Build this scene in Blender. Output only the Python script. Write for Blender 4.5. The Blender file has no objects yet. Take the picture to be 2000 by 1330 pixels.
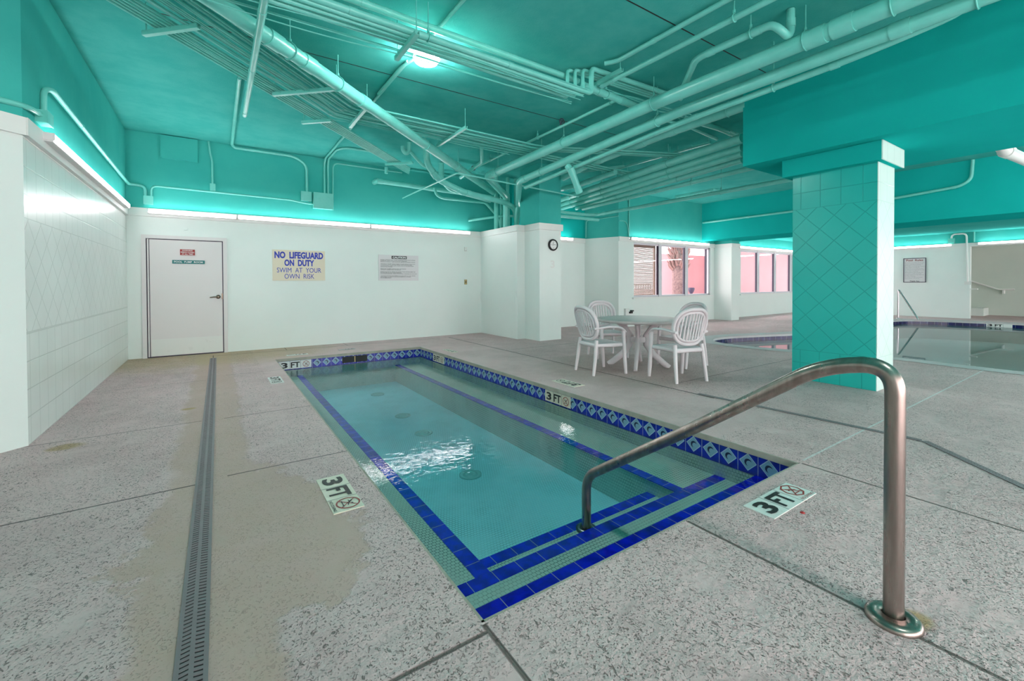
import bpy, bmesh, math, random
from mathutils import Vector, Matrix, Euler
random.seed(7)
sc = bpy.context.scene
COL = sc.collection
# ------------------------------------------------------------------ camera
CAMH = 1.25
yaw, pit, rol = math.radians(34.002), math.radians(-0.7725), math.radians(-0.2099)
fwd = Vector((math.sin(yaw)*math.cos(pit), math.cos(yaw)*math.cos(pit), math.sin(pit)))
r0 = Vector((math.cos(yaw), -math.sin(yaw), 0)); u0 = r0.cross(fwd)
rr = r0*math.cos(rol) + u0*math.sin(rol); uu = -r0*math.sin(rol) + u0*math.cos(rol)
cd = bpy.data.cameras.new('camera'); cam = bpy.data.objects.new('camera', cd); COL.objects.link(cam)
cam.matrix_world = Matrix(((rr.x, uu.x, -fwd.x, 0), (rr.y, uu.y, -fwd.y, 0), (rr.z, uu.z, -fwd.z, CAMH), (0, 0, 0, 1)))
cd.sensor_width = 36; cd.lens = 857.59*36/2000; cd.shift_y = -(665-564.39)/2000; cd.clip_start = 0.05; cd.clip_end = 300
sc.camera = cam
# ------------------------------------------------------------------ world, exposure
sc.view_settings.view_transform = 'Standard'; sc.view_settings.look = 'None'; sc.view_settings.gamma = 1
sc.view_settings.use_curve_mapping = False
sc.view_settings.exposure = 1.2
W = bpy.data.worlds.new('sky'); sc.world = W; W.use_nodes = True
wn = W.node_tree.nodes; wl = W.node_tree.links
wn['Background'].inputs[0].default_value = (1.0, 0.92, 0.92, 1); wn['Background'].inputs[1].default_value = 2.7
sd = bpy.data.lights.new('sun', 'SUN'); sd.energy = 2.0; sd.angle = 0.05; sd.color = (1, .96, .9)
sun = bpy.data.objects.new('sun', sd); COL.objects.link(sun); sun.rotation_euler = (math.radians(38), math.radians(-12), math.radians(20)); sun.location = (12, 14, 12)
sc.cycles.max_bounces = 10; sc.cycles.diffuse_bounces = 6; sc.cycles.glossy_bounces = 4; sc.cycles.transparent_max_bounces = 12
sc.cycles.use_denoising = True; sc.cycles.sample_clamp_indirect = 6
sc.cycles.caustics_reflective = False; sc.cycles.caustics_refractive = False
LIGHT_TUBE = 15.0; LIGHT_ROUND = 60.0
PI = math.pi
# ------------------------------------------------------------------ shader helpers
class X:
    """a tiny expression wrapper for shader maths"""
    nt = None
    def __init__(s, k): s.k = k
    @staticmethod
    def m(op, *a, clamp=False):
        n = X.nt.nodes.new('ShaderNodeMath'); n.operation = op; n.use_clamp = clamp
        for i, v in enumerate(a):
            if isinstance(v, X): X.nt.links.new(v.k, n.inputs[i])
            else: n.inputs[i].default_value = v
        return X(n.outputs[0])
    def __add__(s, o): return X.m('ADD', s, o)
    def __radd__(s, o): return X.m('ADD', o, s)
    def __sub__(s, o): return X.m('SUBTRACT', s, o)
    def __rsub__(s, o): return X.m('SUBTRACT', o, s)
    def __mul__(s, o): return X.m('MULTIPLY', s, o)
    def __rmul__(s, o): return X.m('MULTIPLY', o, s)
    def __truediv__(s, o): return X.m('DIVIDE', s, o)
    def __lt__(s, o): return X.m('LESS_THAN', s, o)
    def __gt__(s, o): return X.m('GREATER_THAN', s, o)
    def abs(s): return X.m('ABSOLUTE', s)
    def fr(s): return X.m('FRACT', s)
    def fl(s): return X.m('FLOOR', s)
    def mx(s, o): return X.m('MAXIMUM', s, o)
    def mn(s, o): return X.m('MINIMUM', s, o)
    def step(s, lo, hi):
        n = X.nt.nodes.new('ShaderNodeMapRange'); n.interpolation_type = 'SMOOTHSTEP'
        X.nt.links.new(s.k, n.inputs[0]); n.inputs[1].default_value = lo; n.inputs[2].default_value = hi
        return X(n.outputs[0])
def mat(name):
    m = bpy.data.materials.new(name); m.use_nodes = True; X.nt = m.node_tree
    return m, m.node_tree.nodes['Principled BSDF']
def coords(kind='Object'):
    n = X.nt.nodes.new('ShaderNodeTexCoord'); return n.outputs[kind]
def sep(sock):
    n = X.nt.nodes.new('ShaderNodeSeparateXYZ'); X.nt.links.new(sock, n.inputs[0]); return [X(o) for o in n.outputs]
def vmap(sock, scale=(1, 1, 1), loc=(0, 0, 0), rot=(0, 0, 0)):
    n = X.nt.nodes.new('ShaderNodeMapping'); X.nt.links.new(sock, n.inputs[0])
    n.inputs['Scale'].default_value = scale; n.inputs['Location'].default_value = loc; n.inputs['Rotation'].default_value = rot
    return n.outputs[0]
def noise(sock, scale, detail=3, rough=.55, dist=0):
    n = X.nt.nodes.new('ShaderNodeTexNoise'); X.nt.links.new(sock, n.inputs['Vector'])
    n.inputs['Scale'].default_value = scale; n.inputs['Detail'].default_value = detail; n.inputs['Roughness'].default_value = rough
    n.inputs['Distortion'].default_value = dist
    return X(n.outputs[0])
def voro(sock, scale, feature='F1', rnd=1):
    n = X.nt.nodes.new('ShaderNodeTexVoronoi'); X.nt.links.new(sock, n.inputs['Vector']); n.feature = feature
    n.inputs['Scale'].default_value = scale; n.inputs['Randomness'].default_value = rnd
    return X(n.outputs['Distance'])
def mixc(f, a, b):
    n = X.nt.nodes.new('ShaderNodeMix'); n.data_type = 'RGBA'
    if isinstance(f, X): X.nt.links.new(f.k, n.inputs[0])
    else: n.inputs[0].default_value = f
    for i, v in ((6, a), (7, b)):
        if isinstance(v, tuple): n.inputs[i].default_value = (*v[:3], 1)
        else: X.nt.links.new(v, n.inputs[i])
    return n.outputs[2]
def bump(h, strength=.3, dist=.01):
    n = X.nt.nodes.new('ShaderNodeBump'); X.nt.links.new(h.k, n.inputs['Height'])
    n.inputs['Strength'].default_value = strength; n.inputs['Distance'].default_value = dist
    return n.outputs[0]
def setc(b, c):
    if isinstance(c, tuple): b.inputs['Base Color'].default_value = (*c[:3], 1)
    else: X.nt.links.new(c, b.inputs['Base Color'])
def plain(name, c, rough=.5, metal=0.0, spec=.5):
    m, b = mat(name); setc(b, c); b.inputs['Roughness'].default_value = rough; b.inputs['Metallic'].default_value = metal
    b.inputs['Specular IOR Level'].default_value = spec
    n = noise(coords(), 9, 3); X.nt.links.new((n*.16+(rough-.08)).k, b.inputs['Roughness'])
    return m
def emis(name, c, s):
    m, b = mat(name); setc(b, (.9, .9, .9)); b.inputs['Emission Color'].default_value = (*c, 1); b.inputs['Emission Strength'].default_value = s
    return m
TEAL = (0.065, 0.47, 0.42); TEAL2 = (0.055, 0.50, 0.44); PALE = (0.78, 0.86, 0.83); MINT = (0.50, 0.82, 0.76)
def paint(name, a, b_, scale=1.6, rough=.5, bs=.12, spec=.4):
    m, b = mat(name); co = coords()
    n1 = noise(co, scale, 5, .6); n2 = noise(co, 60, 3, .7)
    setc(b, mixc(n1.step(.3, .7), a, b_)); b.inputs['Roughness'].default_value = rough
    b.inputs['Specular IOR Level'].default_value = spec
    X.nt.links.new(bump(n2+n1*.6, bs, .008), b.inputs['Normal'])
    return m
M = {}
M['teal'] = paint('teal_wall_paint', TEAL, (0.050, 0.43, 0.39), spec=.0)
M['teal_ceiling'] = paint('teal_ceiling_paint', (0.085, 0.48, 0.435), (0.055, 0.425, 0.385), 3.0, .6, .35, .0)
M['teal_pipe'] = paint('teal_pipe_paint', (0.19, 0.65, 0.58), (0.15, 0.60, 0.53), 5, .3, .05, .5)
M['teal_conduit'] = paint('teal_conduit_paint', (0.15, 0.60, 0.53), (0.11, 0.53, 0.47), 5, .3, .05, .5)
M['teal_deep'] = paint('teal_beam_paint', (0.012, 0.46, 0.42), (0.010, 0.43, 0.39), 1.2, .65, .08, .0)
M['white_wall'] = paint('white_wall_paint', (0.80, 0.85, 0.825), (0.77, 0.825, 0.80), 1.1, .42, .05)
M['cream'] = paint('cream_wall_paint', (0.66, 0.72, 0.66), (0.62, 0.69, 0.63), 1.1, .5, .05)
M['trim'] = paint('trim_white_paint', (0.82, 0.82, 0.80), (0.78, 0.79, 0.77), 2, .4, .04)
M['door'] = plain('door_paint', (0.74, 0.70, 0.70), .45)
def tiles(name, base, grout, zlo, zhi, T=.217, gw=.006):
    """square tiles below zlo and above zhi, diamonds between"""
    m, b = mat(name); u, v, _ = sep(coords('UV'))
    def grid(a, c, w):
        e1 = ((a/T).fr()-.5).abs(); e2 = ((c/T).fr()-.5).abs()
        return e1.mx(e2).step(.5-w/T, .5-w/T*.4)
    g1 = grid(u, v, gw)
    a = (u+v)*.70711; c = (u-v)*.70711+50
    g2 = grid(a, c, gw)
    band = (v > zlo)*(v < zhi)
    edge = ((v-zlo).abs() < gw*.6).mx((v-zhi).abs() < gw*.6)
    g = (g2*band + g1*(1-band)).mx(edge)
    n = noise(coords(), 1.5, 4)
    bc = mixc(n.step(.3, .7), base, tuple(q*.94 for q in base))
    setc(b, mixc(g*.8, bc, grout)); b.inputs['Roughness'].default_value = .26
    X.nt.links.new(bump(1-g, .35, .004), b.inputs['Normal'])
    return m
M['tile_white'] = tiles('white_wall_tile', (0.82, 0.85, 0.83), (0.58, 0.62, 0.60), .88, 1.77)
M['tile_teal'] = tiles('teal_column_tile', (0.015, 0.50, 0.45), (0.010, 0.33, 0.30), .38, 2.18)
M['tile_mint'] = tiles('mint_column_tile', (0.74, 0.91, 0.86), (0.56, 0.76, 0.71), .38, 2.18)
def mosaic(name, base, base2, grout, s=.0254):
    m, b = mat(name); u, v, _ = sep(coords('UV'))
    row = (v/s).fl(); a = (u/s + row*.5 + 200).fr()-.5; c = (v/s+200).fr()-.5
    e = a.abs().mx(c.abs()); cr = (a.abs()+c.abs()) - .30
    g = e.mx(cr).step(.42, .47)
    wn_ = X.nt.nodes.new('ShaderNodeTexWhiteNoise'); wn_.noise_dimensions = '2D'
    cx = X.nt.nodes.new('ShaderNodeCombineXYZ')
    X.nt.links.new((u/s + row*.5 + 200).fl().k, cx.inputs[0]); X.nt.links.new(row.k, cx.inputs[1]); X.nt.links.new(cx.outputs[0], wn_.inputs['Vector'])
    n = noise(coords(), 2.2, 4, .6)
    gm = n.step(.38, .62)*.65+.3
    bc = mixc(X(wn_.outputs[0]), base, base2)
    setc(b, mixc(g*gm, bc, grout)); b.inputs['Roughness'].default_value = .35
    return m
M['mosaic'] = mosaic('pale_pool_mosaic', (0.60, 0.74, 0.68), (0.55, 0.70, 0.64), (0.07, 0.17, 0.15))
M['mosaic_floor'] = mosaic('aqua_pool_mosaic', (0.58, 0.92, 0.99), (0.53, 0.89, 0.97), (0.09, 0.36, 0.38))
def bluetile(name, L=.152, diamond=False, c=(0.004, 0.014, 0.85)):
    m, b = mat(name); u, v, _ = sep(coords('UV'))
    a = (u/L+100).fr()-.5; g = (a.abs()).step(.485, .492)
    n = noise(coords(), 14, 3); bc = mixc(n.step(.35, .65), c, tuple(q*.6 for q in c))
    if diamond:
        z = (v+.113)/L
        d = a.abs()*1.0+z.abs(); frame = d < .44; inner = d < .39
        r1 = ((a+.01)*(a+.01)+(z+.02)*(z+.02)); r2 = ((a+.07)*(a+.07)+(z+.07)*(z+.07))
        dol = (r1 < .033)*(1-(r2 < .022))
        bc = mixc(frame, bc, (.42, .55, .66)); bc = mixc(inner, bc, (.20, .36, .50)); bc = mixc(dol*inner, bc, (.012, .016, .05))
    setc(b, mixc(g, bc, (.42, .45, .55))); b.inputs['Roughness'].default_value = .18
    return m
M['pool_plaster'] = paint('pale_pool_plaster', (0.88, 0.95, 0.97), (0.85, 0.92, 0.95), 1, .6, .05)
M['pool_slate'] = paint('grey_blue_pool_side', (0.62, 0.72, 0.75), (0.58, 0.68, 0.71), 1, .6, .05)
M['blue_strip'] = bluetile('blue_nosing_tile')
M['blue_dolphin'] = bluetile('blue_dolphin_tile', diamond=True, c=(0.008, 0.025, 0.42))
M['navy'] = bluetile('navy_waterline_tile', c=(0.003, 0.006, 0.10))
def water(name, amp, scale, dens, colr):
    m = bpy.data.materials.new(name); m.use_nodes = True; nt = m.node_tree; X.nt = nt; nt.nodes.clear()
    out = nt.nodes.new('ShaderNodeOutputMaterial'); co = coords()
    w = noise(vmap(co, (1, 1.3, 1)), scale, 3, .5, .4); w2 = noise(vmap(co, (1.2, .9, 1), (5, 3, 0)), scale*.22, 2, .5, 0)
    bp = bump(w+w2*2.0, amp, .02)
    fr = nt.nodes.new('ShaderNodeFresnel'); fr.inputs['IOR'].default_value = 1.33; nt.links.new(bp, fr.inputs['Normal'])
    gl = nt.nodes.new('ShaderNodeBsdfGlossy'); gl.inputs['Roughness'].default_value = .015; nt.links.new(bp, gl.inputs['Normal'])
    tr = nt.nodes.new('ShaderNodeBsdfTransparent')
    mx = nt.nodes.new('ShaderNodeMixShader')
    nt.links.new(fr.outputs[0], mx.inputs[0]); nt.links.new(tr.outputs[0], mx.inputs[1]); nt.links.new(gl.outputs[0], mx.inputs[2])
    nt.links.new(mx.outputs[0], out.inputs['Surface'])
    va = nt.nodes.new('ShaderNodeVolumeAbsorption'); va.inputs['Color'].default_value = (*colr, 1); va.inputs['Density'].default_value = dens
    nt.links.new(va.outputs[0], out.inputs['Volume'])
    return m
M['water'] = water('clear_pool_water', .055, 17, .5, (0.16, .88, .99))
M['water_still'] = water('still_pool_water', .010, 2.5, .10, (0.2, .85, .90))
def glassm():
    m = bpy.data.materials.new('window_glass'); m.use_nodes = True; nt = m.node_tree; X.nt = nt; nt.nodes.clear()
    out = nt.nodes.new('ShaderNodeOutputMaterial'); fr = nt.nodes.new('ShaderNodeFresnel'); fr.inputs['IOR'].default_value = 1.5
    gl = nt.nodes.new('ShaderNodeBsdfGlossy'); gl.inputs['Roughness'].default_value = .01
    tr = nt.nodes.new('ShaderNodeBsdfTransparent'); tr.inputs['Color'].default_value = (.96, .93, .95, 1); mx = nt.nodes.new('ShaderNodeMixShader')
    nt.links.new(fr.outputs[0], mx.inputs[0]); nt.links.new(tr.outputs[0], mx.inputs[1]); nt.links.new(gl.outputs[0], mx.inputs[2]); nt.links.new(mx.outputs[0], out.inputs['Surface'])
    return m
M['glass'] = glassm()
# concrete deck: textured coating with pits, joints, rust and dirt
def deckmat():
    m, b = mat('textured_concrete_deck'); co = coords(); x, y, z = sep(co)
    big = noise(co, .9, 4, .6); med = noise(co, 5, 5, .65); fine = noise(co, 90, 3, .6)
    base = mixc(big.step(.35, .65), (0.69, 0.475, 0.485), (0.57, 0.39, 0.395))
    base = mixc(med.step(.3, .75)*.5, base, (0.73, 0.545, 0.54))
    # dirty smooth patches around the left drain
    nd = noise(co, 2.4, 6, .65, .5)
    drain = 1-(x+.04).abs().step(.10, .42)
    patch = (1-((x-.15)*(x-.15)*1.8+(y-2.6)*(y-2.6)*.55+(med-.5)*.9+(big-.5)*1.1).step(.1, .7))
    dirt = ((drain*.75).mx(patch)*.9+nd*.75).step(.72, .92)
    base = mixc(dirt*(.30+med*.75), base, (0.50, 0.325, 0.26))
    warm = (y.step(6.6, 9.4)*(1-x.step(.4, 3.4))*.8+nd*.7).step(.55, 1.15)
    base = mixc(warm*.75, base, (0.50, 0.36, 0.20))
    tbl = (1-((x-5.0)*(x-5.0)*.45+(y-4.4)*(y-4.4)*.4).step(.3, 1.3))  # mottled brown tone, deeper around the table and chairs
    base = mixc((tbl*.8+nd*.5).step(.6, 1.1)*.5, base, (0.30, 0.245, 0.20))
    rust = noise(co, 7, 3)
    spots = None
    for (sx, sy, rx, ry) in ((-.97, 4.72, .13, .10), (-.24, 5.45, .07, .05), (2.13, .50, .075, .06)):
        s = 1-(((x-sx)/rx)*((x-sx)/rx)+((y-sy)/ry)*((y-sy)/ry)+rust*1.2-.5).step(.3, 1.2)
        spots = s if spots is None else spots.mx(s)
    base = mixc(spots*.8, base, (0.44, 0.27, 0.10))
    # pits of the knock-down coating
    dv = noise(co, 26, 2); dvec = X.nt.nodes.new('ShaderNodeVectorMath'); dvec.operation = 'ADD'
    ns = X.nt.nodes.new('ShaderNodeTexNoise'); X.nt.links.new(co, ns.inputs['Vector']); ns.inputs['Scale'].default_value = 30
    sv = X.nt.nodes.new('ShaderNodeVectorMath'); sv.operation = 'SCALE'; sv.inputs[3].default_value = .03
    X.nt.links.new(ns.outputs['Color'], sv.inputs[0]); X.nt.links.new(co, dvec.inputs[0]); X.nt.links.new(sv.outputs[0], dvec.inputs[1])
    v1 = voro(vmap(dvec.outputs[0], (1, 1.5, 1)), 62); v2 = noise(vmap(co, (1.5, 1, 1), (3, 7, 0)), 46, 2, .5, 1.2)
    dens = noise(co, 3.2, 4, .6).step(.30, .52)*(1-dirt*.75)
    pit = ((1-v1.step(.14, .30))*.8).mx(v2.step(.60, .68))*dens
    smooth = ((x > .55)*(x < 4.4)*(y > 5.6)).mx((x > 3.3)*(x < 4.35)*(y > 2.0))
    pit = pit*(1-smooth*.85)
    base = mixc(pit*.8, base, (0.12, 0.095, 0.08))
    # expansion joints: (axis, centre, from, to, half width)
    J = [('y', 3.36, -4, -.12, .010), ('y', 4.90, -1.3, -.12, .008), ('y', 6.95, -1.3, -.12, .006), ('y', 3.40, .05, .79, .009), ('y', 4.88, .05, .79, .009),
         ('y', 7.18, .1, .79, .007), ('y', 9.22, -.1, 4.55, .014), ('x', .80, -2, 1.38, .012), ('y', 1.345, .02, .80, .012), ('x', 2.035, -2, 1.38, .011),
         ('x', 3.335, -2, 1.38, .011), ('y', 3.36, 4.7, 8.0, .009), ('y', 6.83, 4.45, 9, .012),
         ('x', 4.45, 2.7, 9.24, .020), ('x', 1.1, 9.22, 9.62, .008), ('x', -.05, 8.95, 9.3, .01), ('x', 2.2, 9.22, 9.62, .008), ('y', 8.0, 9.5, 21, .02)]
    jm = None
    for ax, c, a0, a1, w in J:
        p, q = (x, y) if ax == 'x' else (y, x)
        s = (1-(p-c).abs().step(w*.25, w*.95))*(q > a0)*(q < a1)
        jm = s if jm is None else jm.mx(s)
    base = mixc(jm*.85, base, (0.075, 0.06, 0.048))
    lj = (1-(y-1.40).abs().step(.004, .011))*(x > 3.4)*(x < 9)
    base = mixc(lj*.8, base, (0.72, 0.72, 0.72))
    setc(b, base); b.inputs['Roughness'].default_value = .62
    X.nt.links.new(bump(1-pit*.9-jm*2.0+fine*.12+noise(co, 34, 3)*.9*dens+noise(co, 75, 2)*.5*dens, .8, .014), b.inputs['Normal'])
    return m
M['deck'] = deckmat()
M['coping'] = paint('coping_concrete', (0.44, 0.40, 0.34), (0.34, 0.31, 0.26), 6, .7, .4)
M['coping_far'] = paint('far_coping', (0.55, 0.52, 0.53), (0.5, .47, .48), 6, .6, .1)
def steel(name, c, rough):
    m, b = mat(name); co = coords(); n = noise(vmap(co, (1, 1, .12)), 30, 4)
    setc(b, mixc(n.step(.3, .7), c, tuple(q*.72 for q in c))); b.inputs['Metallic'].default_value = 1
    X.nt.links.new((n*.2+rough).k, b.inputs['Roughness']); return m
M['steel'] = steel('brushed_stainless', (0.40, 0.33, 0.30), .20)
M['chrome'] = steel('polished_chrome', (0.62, 0.60, 0.62), .1)
M['grate'] = plain('grey_drain_plastic', (0.205, 0.17, 0.185), .5)
M['black'] = plain('black_void', (0.012, 0.012, 0.014), .6)
M['resin'] = paint('white_resin', (0.73, 0.665, 0.69), (0.69, 0.625, 0.65), 4, .38, .03)
M['resin_top'] = paint('grey_resin', (0.56, 0.49, 0.49), (0.50, 0.43, 0.43), 9, .4, .04)
M['brass'] = plain('brass_plate', (0.42, 0.33, 0.16), .4, .6)
M['dark_metal'] = plain('aged_lever_metal', (0.19, 0.15, 0.12), .3, 1)
M['sign_cream'] = plain('cream_sign_board', (0.78, 0.68, 0.54), .5)
M['sign_white'] = plain('white_sign_board', (0.74, 0.70, 0.72), .5)
M['marker_cream'] = plain('cream_marker_tile', (0.72, 0.66, 0.55), .35)
M['marker_white'] = plain('white_marker_tile', (0.76, 0.76, 0.74), .3)
M['ink_blue'] = plain('royal_blue_ink', (0.01, 0.03, 0.42), .5)
M['ink_black'] = plain('black_ink', (0.012, 0.01, 0.012), .5)
M['ink_red'] = plain('dark_red_ink', (0.30, 0.03, 0.025), .5)
M['ink_white'] = plain('white_ink', (0.85, 0.85, 0.85), .5)
M['sign_red'] = plain('red_sign', (0.38, 0.02, 0.02), .5)
M['sign_green'] = plain('green_sign', (0.0, 0.17, 0.17), .5)
M['tube'] = emis('fluorescent_lens', (1, .92, .94), LIGHT_TUBE)
M['lamp'] = emis('round_lamp_lens', (1, .98, .96), LIGHT_ROUND)
M['housing'] = plain('white_light_housing', (0.75, 0.72, 0.72), .4)
M['frame'] = plain('white_aluminium_frame', (0.74, 0.70, 0.76), .35)
M['gasket'] = plain('dark_gasket', (0.05, 0.035, 0.07), .5)
M['pink'] = paint('pink_stucco', (0.66, 0.41, 0.44), (0.64, 0.39, 0.42), 1, .8, .2)
M['blind'] = plain('beige_blind', (0.36, 0.25, 0.20), .5)
M['bark'] = paint('palm_bark', (0.30, 0.20, 0.19), (0.16, 0.10, 0.11), 14, .9, 1.0)
M['frond'] = plain('dry_frond', (0.34, 0.20, 0.19), .7)
M['ground_out'] = paint('pale_outdoor_paving', (0.50, 0.44, 0.43), (0.45, .4, .39), 2, .8, .1)
M['lamp_dark'] = plain('dark_garden_metal', (0.05, 0.04, 0.09), .5)
M['jet'] = plain('teal_jet_plastic', (0.33, 0.60, 0.60), .4)
M['clockface'] = plain('clock_face', (0.8, 0.8, 0.8), .3)
# ------------------------------------------------------------------ mesh helpers
class MB:
    def __init__(s): s.v = []; s.f = []; s.sm = []
    def add(s, vs, fs, smooth=False):
        o = len(s.v); s.v += [tuple(v) for v in vs]; s.f += [tuple(i+o for i in f) for f in fs]; s.sm += [smooth]*len(fs); return s
    def box(s, x0, x1, y0, y1, z0, z1):
        vs = [(x, y, z) for x in (x0, x1) for y in (y0, y1) for z in (z0, z1)]
        return s.add(vs, [(0, 1, 3, 2), (4, 6, 7, 5), (0, 4, 5, 1), (2, 3, 7, 6), (0, 2, 6, 4), (1, 5, 7, 3)])
    def obox(s, c, ax, ay, az, hx, hy, hz):
        c = Vector(c); ax = Vector(ax); ay = Vector(ay); az = Vector(az)
        vs = [c+ax*i*hx+ay*j*hy+az*k*hz for i in (-1, 1) for j in (-1, 1) for k in (-1, 1)]
        return s.add(vs, [(0, 1, 3, 2), (4, 6, 7, 5), (0, 4, 5, 1), (2, 3, 7, 6), (0, 2, 6, 4), (1, 5, 7, 3)])
    def quad(s, a, b, c, d): return s.add([a, b, c, d], [(0, 1, 2, 3)])
    def prism(s, poly, z0, z1):
        n = len(poly); vs = [(x, y, z0) for x, y in poly]+[(x, y, z1) for x, y in poly]
        return s.add(vs, [tuple(range(n))[::-1], tuple(range(n, 2*n))]+[(i, (i+1) % n, (i+1) % n+n, i+n) for i in range(n)])
    def tube(s, pts, r, seg=12, closed=False, caps=True, flat=None, up=None):
        P = [Vector(p) for p in pts]; n = len(P)
        R = r if isinstance(r, (list, tuple)) else [r]*n
        T = []
        for i in range(n):
            a = P[(i-1) % n] if (closed or i > 0) else P[i]; b = P[(i+1) % n] if (closed or i < n-1) else P[i]
            t = (b-a); T.append(t.normalized() if t.length > 1e-9 else Vector((0, 0, 1)))
        ref = Vector(up) if up else (Vector((0, 0, 1)) if abs(T[0].z) < .9 else Vector((1, 0, 0)))
        nrm = (ref - T[0]*ref.dot(T[0])).normalized(); vs = []
        for i in range(n):
            if up: nn = Vector(up) - T[i]*Vector(up).dot(T[i]); nrm = nn.normalized() if nn.length > 1e-5 else nrm
            else:
                nn = nrm - T[i]*nrm.dot(T[i]); nrm = nn.normalized() if nn.length > 1e-6 else nrm
            bi = T[i].cross(nrm); fy = flat if flat else 1
            for k in range(seg):
                a = 2*PI*k/seg; vs.append(P[i]+nrm*math.cos(a)*R[i]*fy+bi*math.sin(a)*R[i])
        fs = []
        for i in range(n if closed else n-1):
            j = (i+1) % n
            for k in range(seg): k2 = (k+1) % seg; fs.append((i*seg+k, i*seg+k2, j*seg+k2, j*seg+k))
        s.add(vs, fs, True)
        if caps and not closed:
            s.add(vs[:seg], [tuple(range(seg))[::-1]]); s.add(vs[(n-1)*seg:], [tuple(range(seg))])
        return s
    def lathe(s, prof, c=(0, 0, 0), seg=32, axis='z'):
        vs = []; n = len(prof)
        for r_, h in prof:
            for k in range(seg):
                a = 2*PI*k/seg; p = (r_*math.cos(a), r_*math.sin(a), h)
                if axis == 'y': p = (p[0], p[2], p[1])
                if axis == 'x': p = (p[2], p[0], p[1])
                vs.append((c[0]+p[0], c[1]+p[1], c[2]+p[2]))
        fs = [(i*seg+k, i*seg+(k+1) % seg, (i+1)*seg+(k+1) % seg, (i+1)*seg+k) for i in range(n-1) for k in range(seg)]
        s.add(vs, fs, True); s.add(vs[:seg], [tuple(range(seg))[::-1]]); s.add(vs[(n-1)*seg:], [tuple(range(seg))]); return s
    def build(s, name, m, parent=None, origin=None):
        if origin is None: origin = parent.location if parent is not None and not parent.get('_local') else (0, 0, 0)
        o_ = Vector(origin); me = bpy.data.meshes.new(name)
        me.from_pydata([Vector(v)-o_ for v in s.v], [], s.f); me.update()
        bm = bmesh.new(); bm.from_mesh(me); bmesh.ops.recalc_face_normals(bm, faces=bm.faces)
        for f, sm in zip(bm.faces, s.sm): f.smooth = sm
        uv = bm.loops.layers.uv.new('UVMap')
        for f in bm.faces:
            n = f.normal; a = (abs(n.x), abs(n.y), abs(n.z)); k = a.index(max(a))
            for l in f.loops:
                c = l.vert.co+o_; l[uv].uv = (c.y, c.z) if k == 0 else ((c.x, c.z) if k == 1 else (c.x, c.y))
        bm.to_mesh(me); bm.free(); me.materials.append(m if not isinstance(m, str) else M[m])
        ob = bpy.data.objects.new(name, me); COL.objects.link(ob)
        if parent is not None: ob.parent = parent
        elif origin != (0, 0, 0): ob.location = o_
        return ob
def fillet(pts, r, n=6):
    P = [Vector(p) for p in pts]; out = [P[0]]
    for i in range(1, len(P)-1):
        a = (P[i-1]-P[i]); b = (P[i+1]-P[i]); d = min(r, a.length*.48, b.length*.48)
        p0 = P[i]+a.normalized()*d; p1 = P[i]+b.normalized()*d
        for k in range(n+1):
            t = k/n; out.append(p0*(1-t)**2+P[i]*2*t*(1-t)+p1*t*t)
    out.append(P[-1]); return out
def tag(o, label, cat, group=None, kind=None):
    o['label'] = label; o['category'] = cat
    if group: o['group'] = group
    if kind: o['kind'] = kind
    return o
def empty(name, loc, label=None, cat=None, group=None, rotz=0, local=False):
    o = bpy.data.objects.new(name, None); COL.objects.link(o); o.location = loc; o.rotation_euler = (0, 0, rotz); o.empty_display_size = .1
    if local: o['_local'] = 1
    if label: tag(o, label, cat, group)
    return o
def struct(name, mb, m, parent=None):
    o = mb.build(name, m, parent)
    if parent is None: o['kind'] = 'structure'
    return o
def copy_tree(o, parent=None):
    c = o.copy(); COL.objects.link(c); c.parent = parent
    for ch in list(o.children): copy_tree(ch, c)
    return c
def text(name, s, m, parent, center, width, height, right, up, bold=0, depth=.0015, lines_gap=None):
    """lettering as mesh, fitted into width x height around a centre"""
    cu = bpy.data.curves.new(name, 'FONT'); cu.body = s; cu.align_x = 'LEFT'; cu.offset = bold; cu.resolution_u = 3
    tmp = bpy.data.objects.new(name, cu); COL.objects.link(tmp)
    dg = bpy.context.evaluated_depsgraph_get(); me = bpy.data.meshes.new_from_object(tmp.evaluated_get(dg))
    bpy.data.objects.remove(tmp); bpy.data.curves.remove(cu)
    xs = [v.co.x for v in me.vertices]; ys = [v.co.y for v in me.vertices]
    x0, x1, y0, y1 = min(xs), max(xs), min(ys), max(ys)
    R_ = Vector(right).normalized(); U = Vector(up).normalized(); Nn = R_.cross(U); c = Vector(center)
    o_ = Vector(parent.location) if parent is not None else Vector((0, 0, 0))
    for v in me.vertices:
        v.co = c + R_*((v.co.x-x0)/(x1-x0)-.5)*width + U*((v.co.y-y0)/(y1-y0)-.5)*height + Nn*depth - o_
    me.materials.append(M[m]); ob = bpy.data.objects.new(name, me); COL.objects.link(ob)
    if parent is not None: ob.parent = parent
    return ob
# ------------------------------------------------------------------ dimensions
XL, YB, ZT, ZC = -1.22, 9.62, 2.533, 3.817
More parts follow.
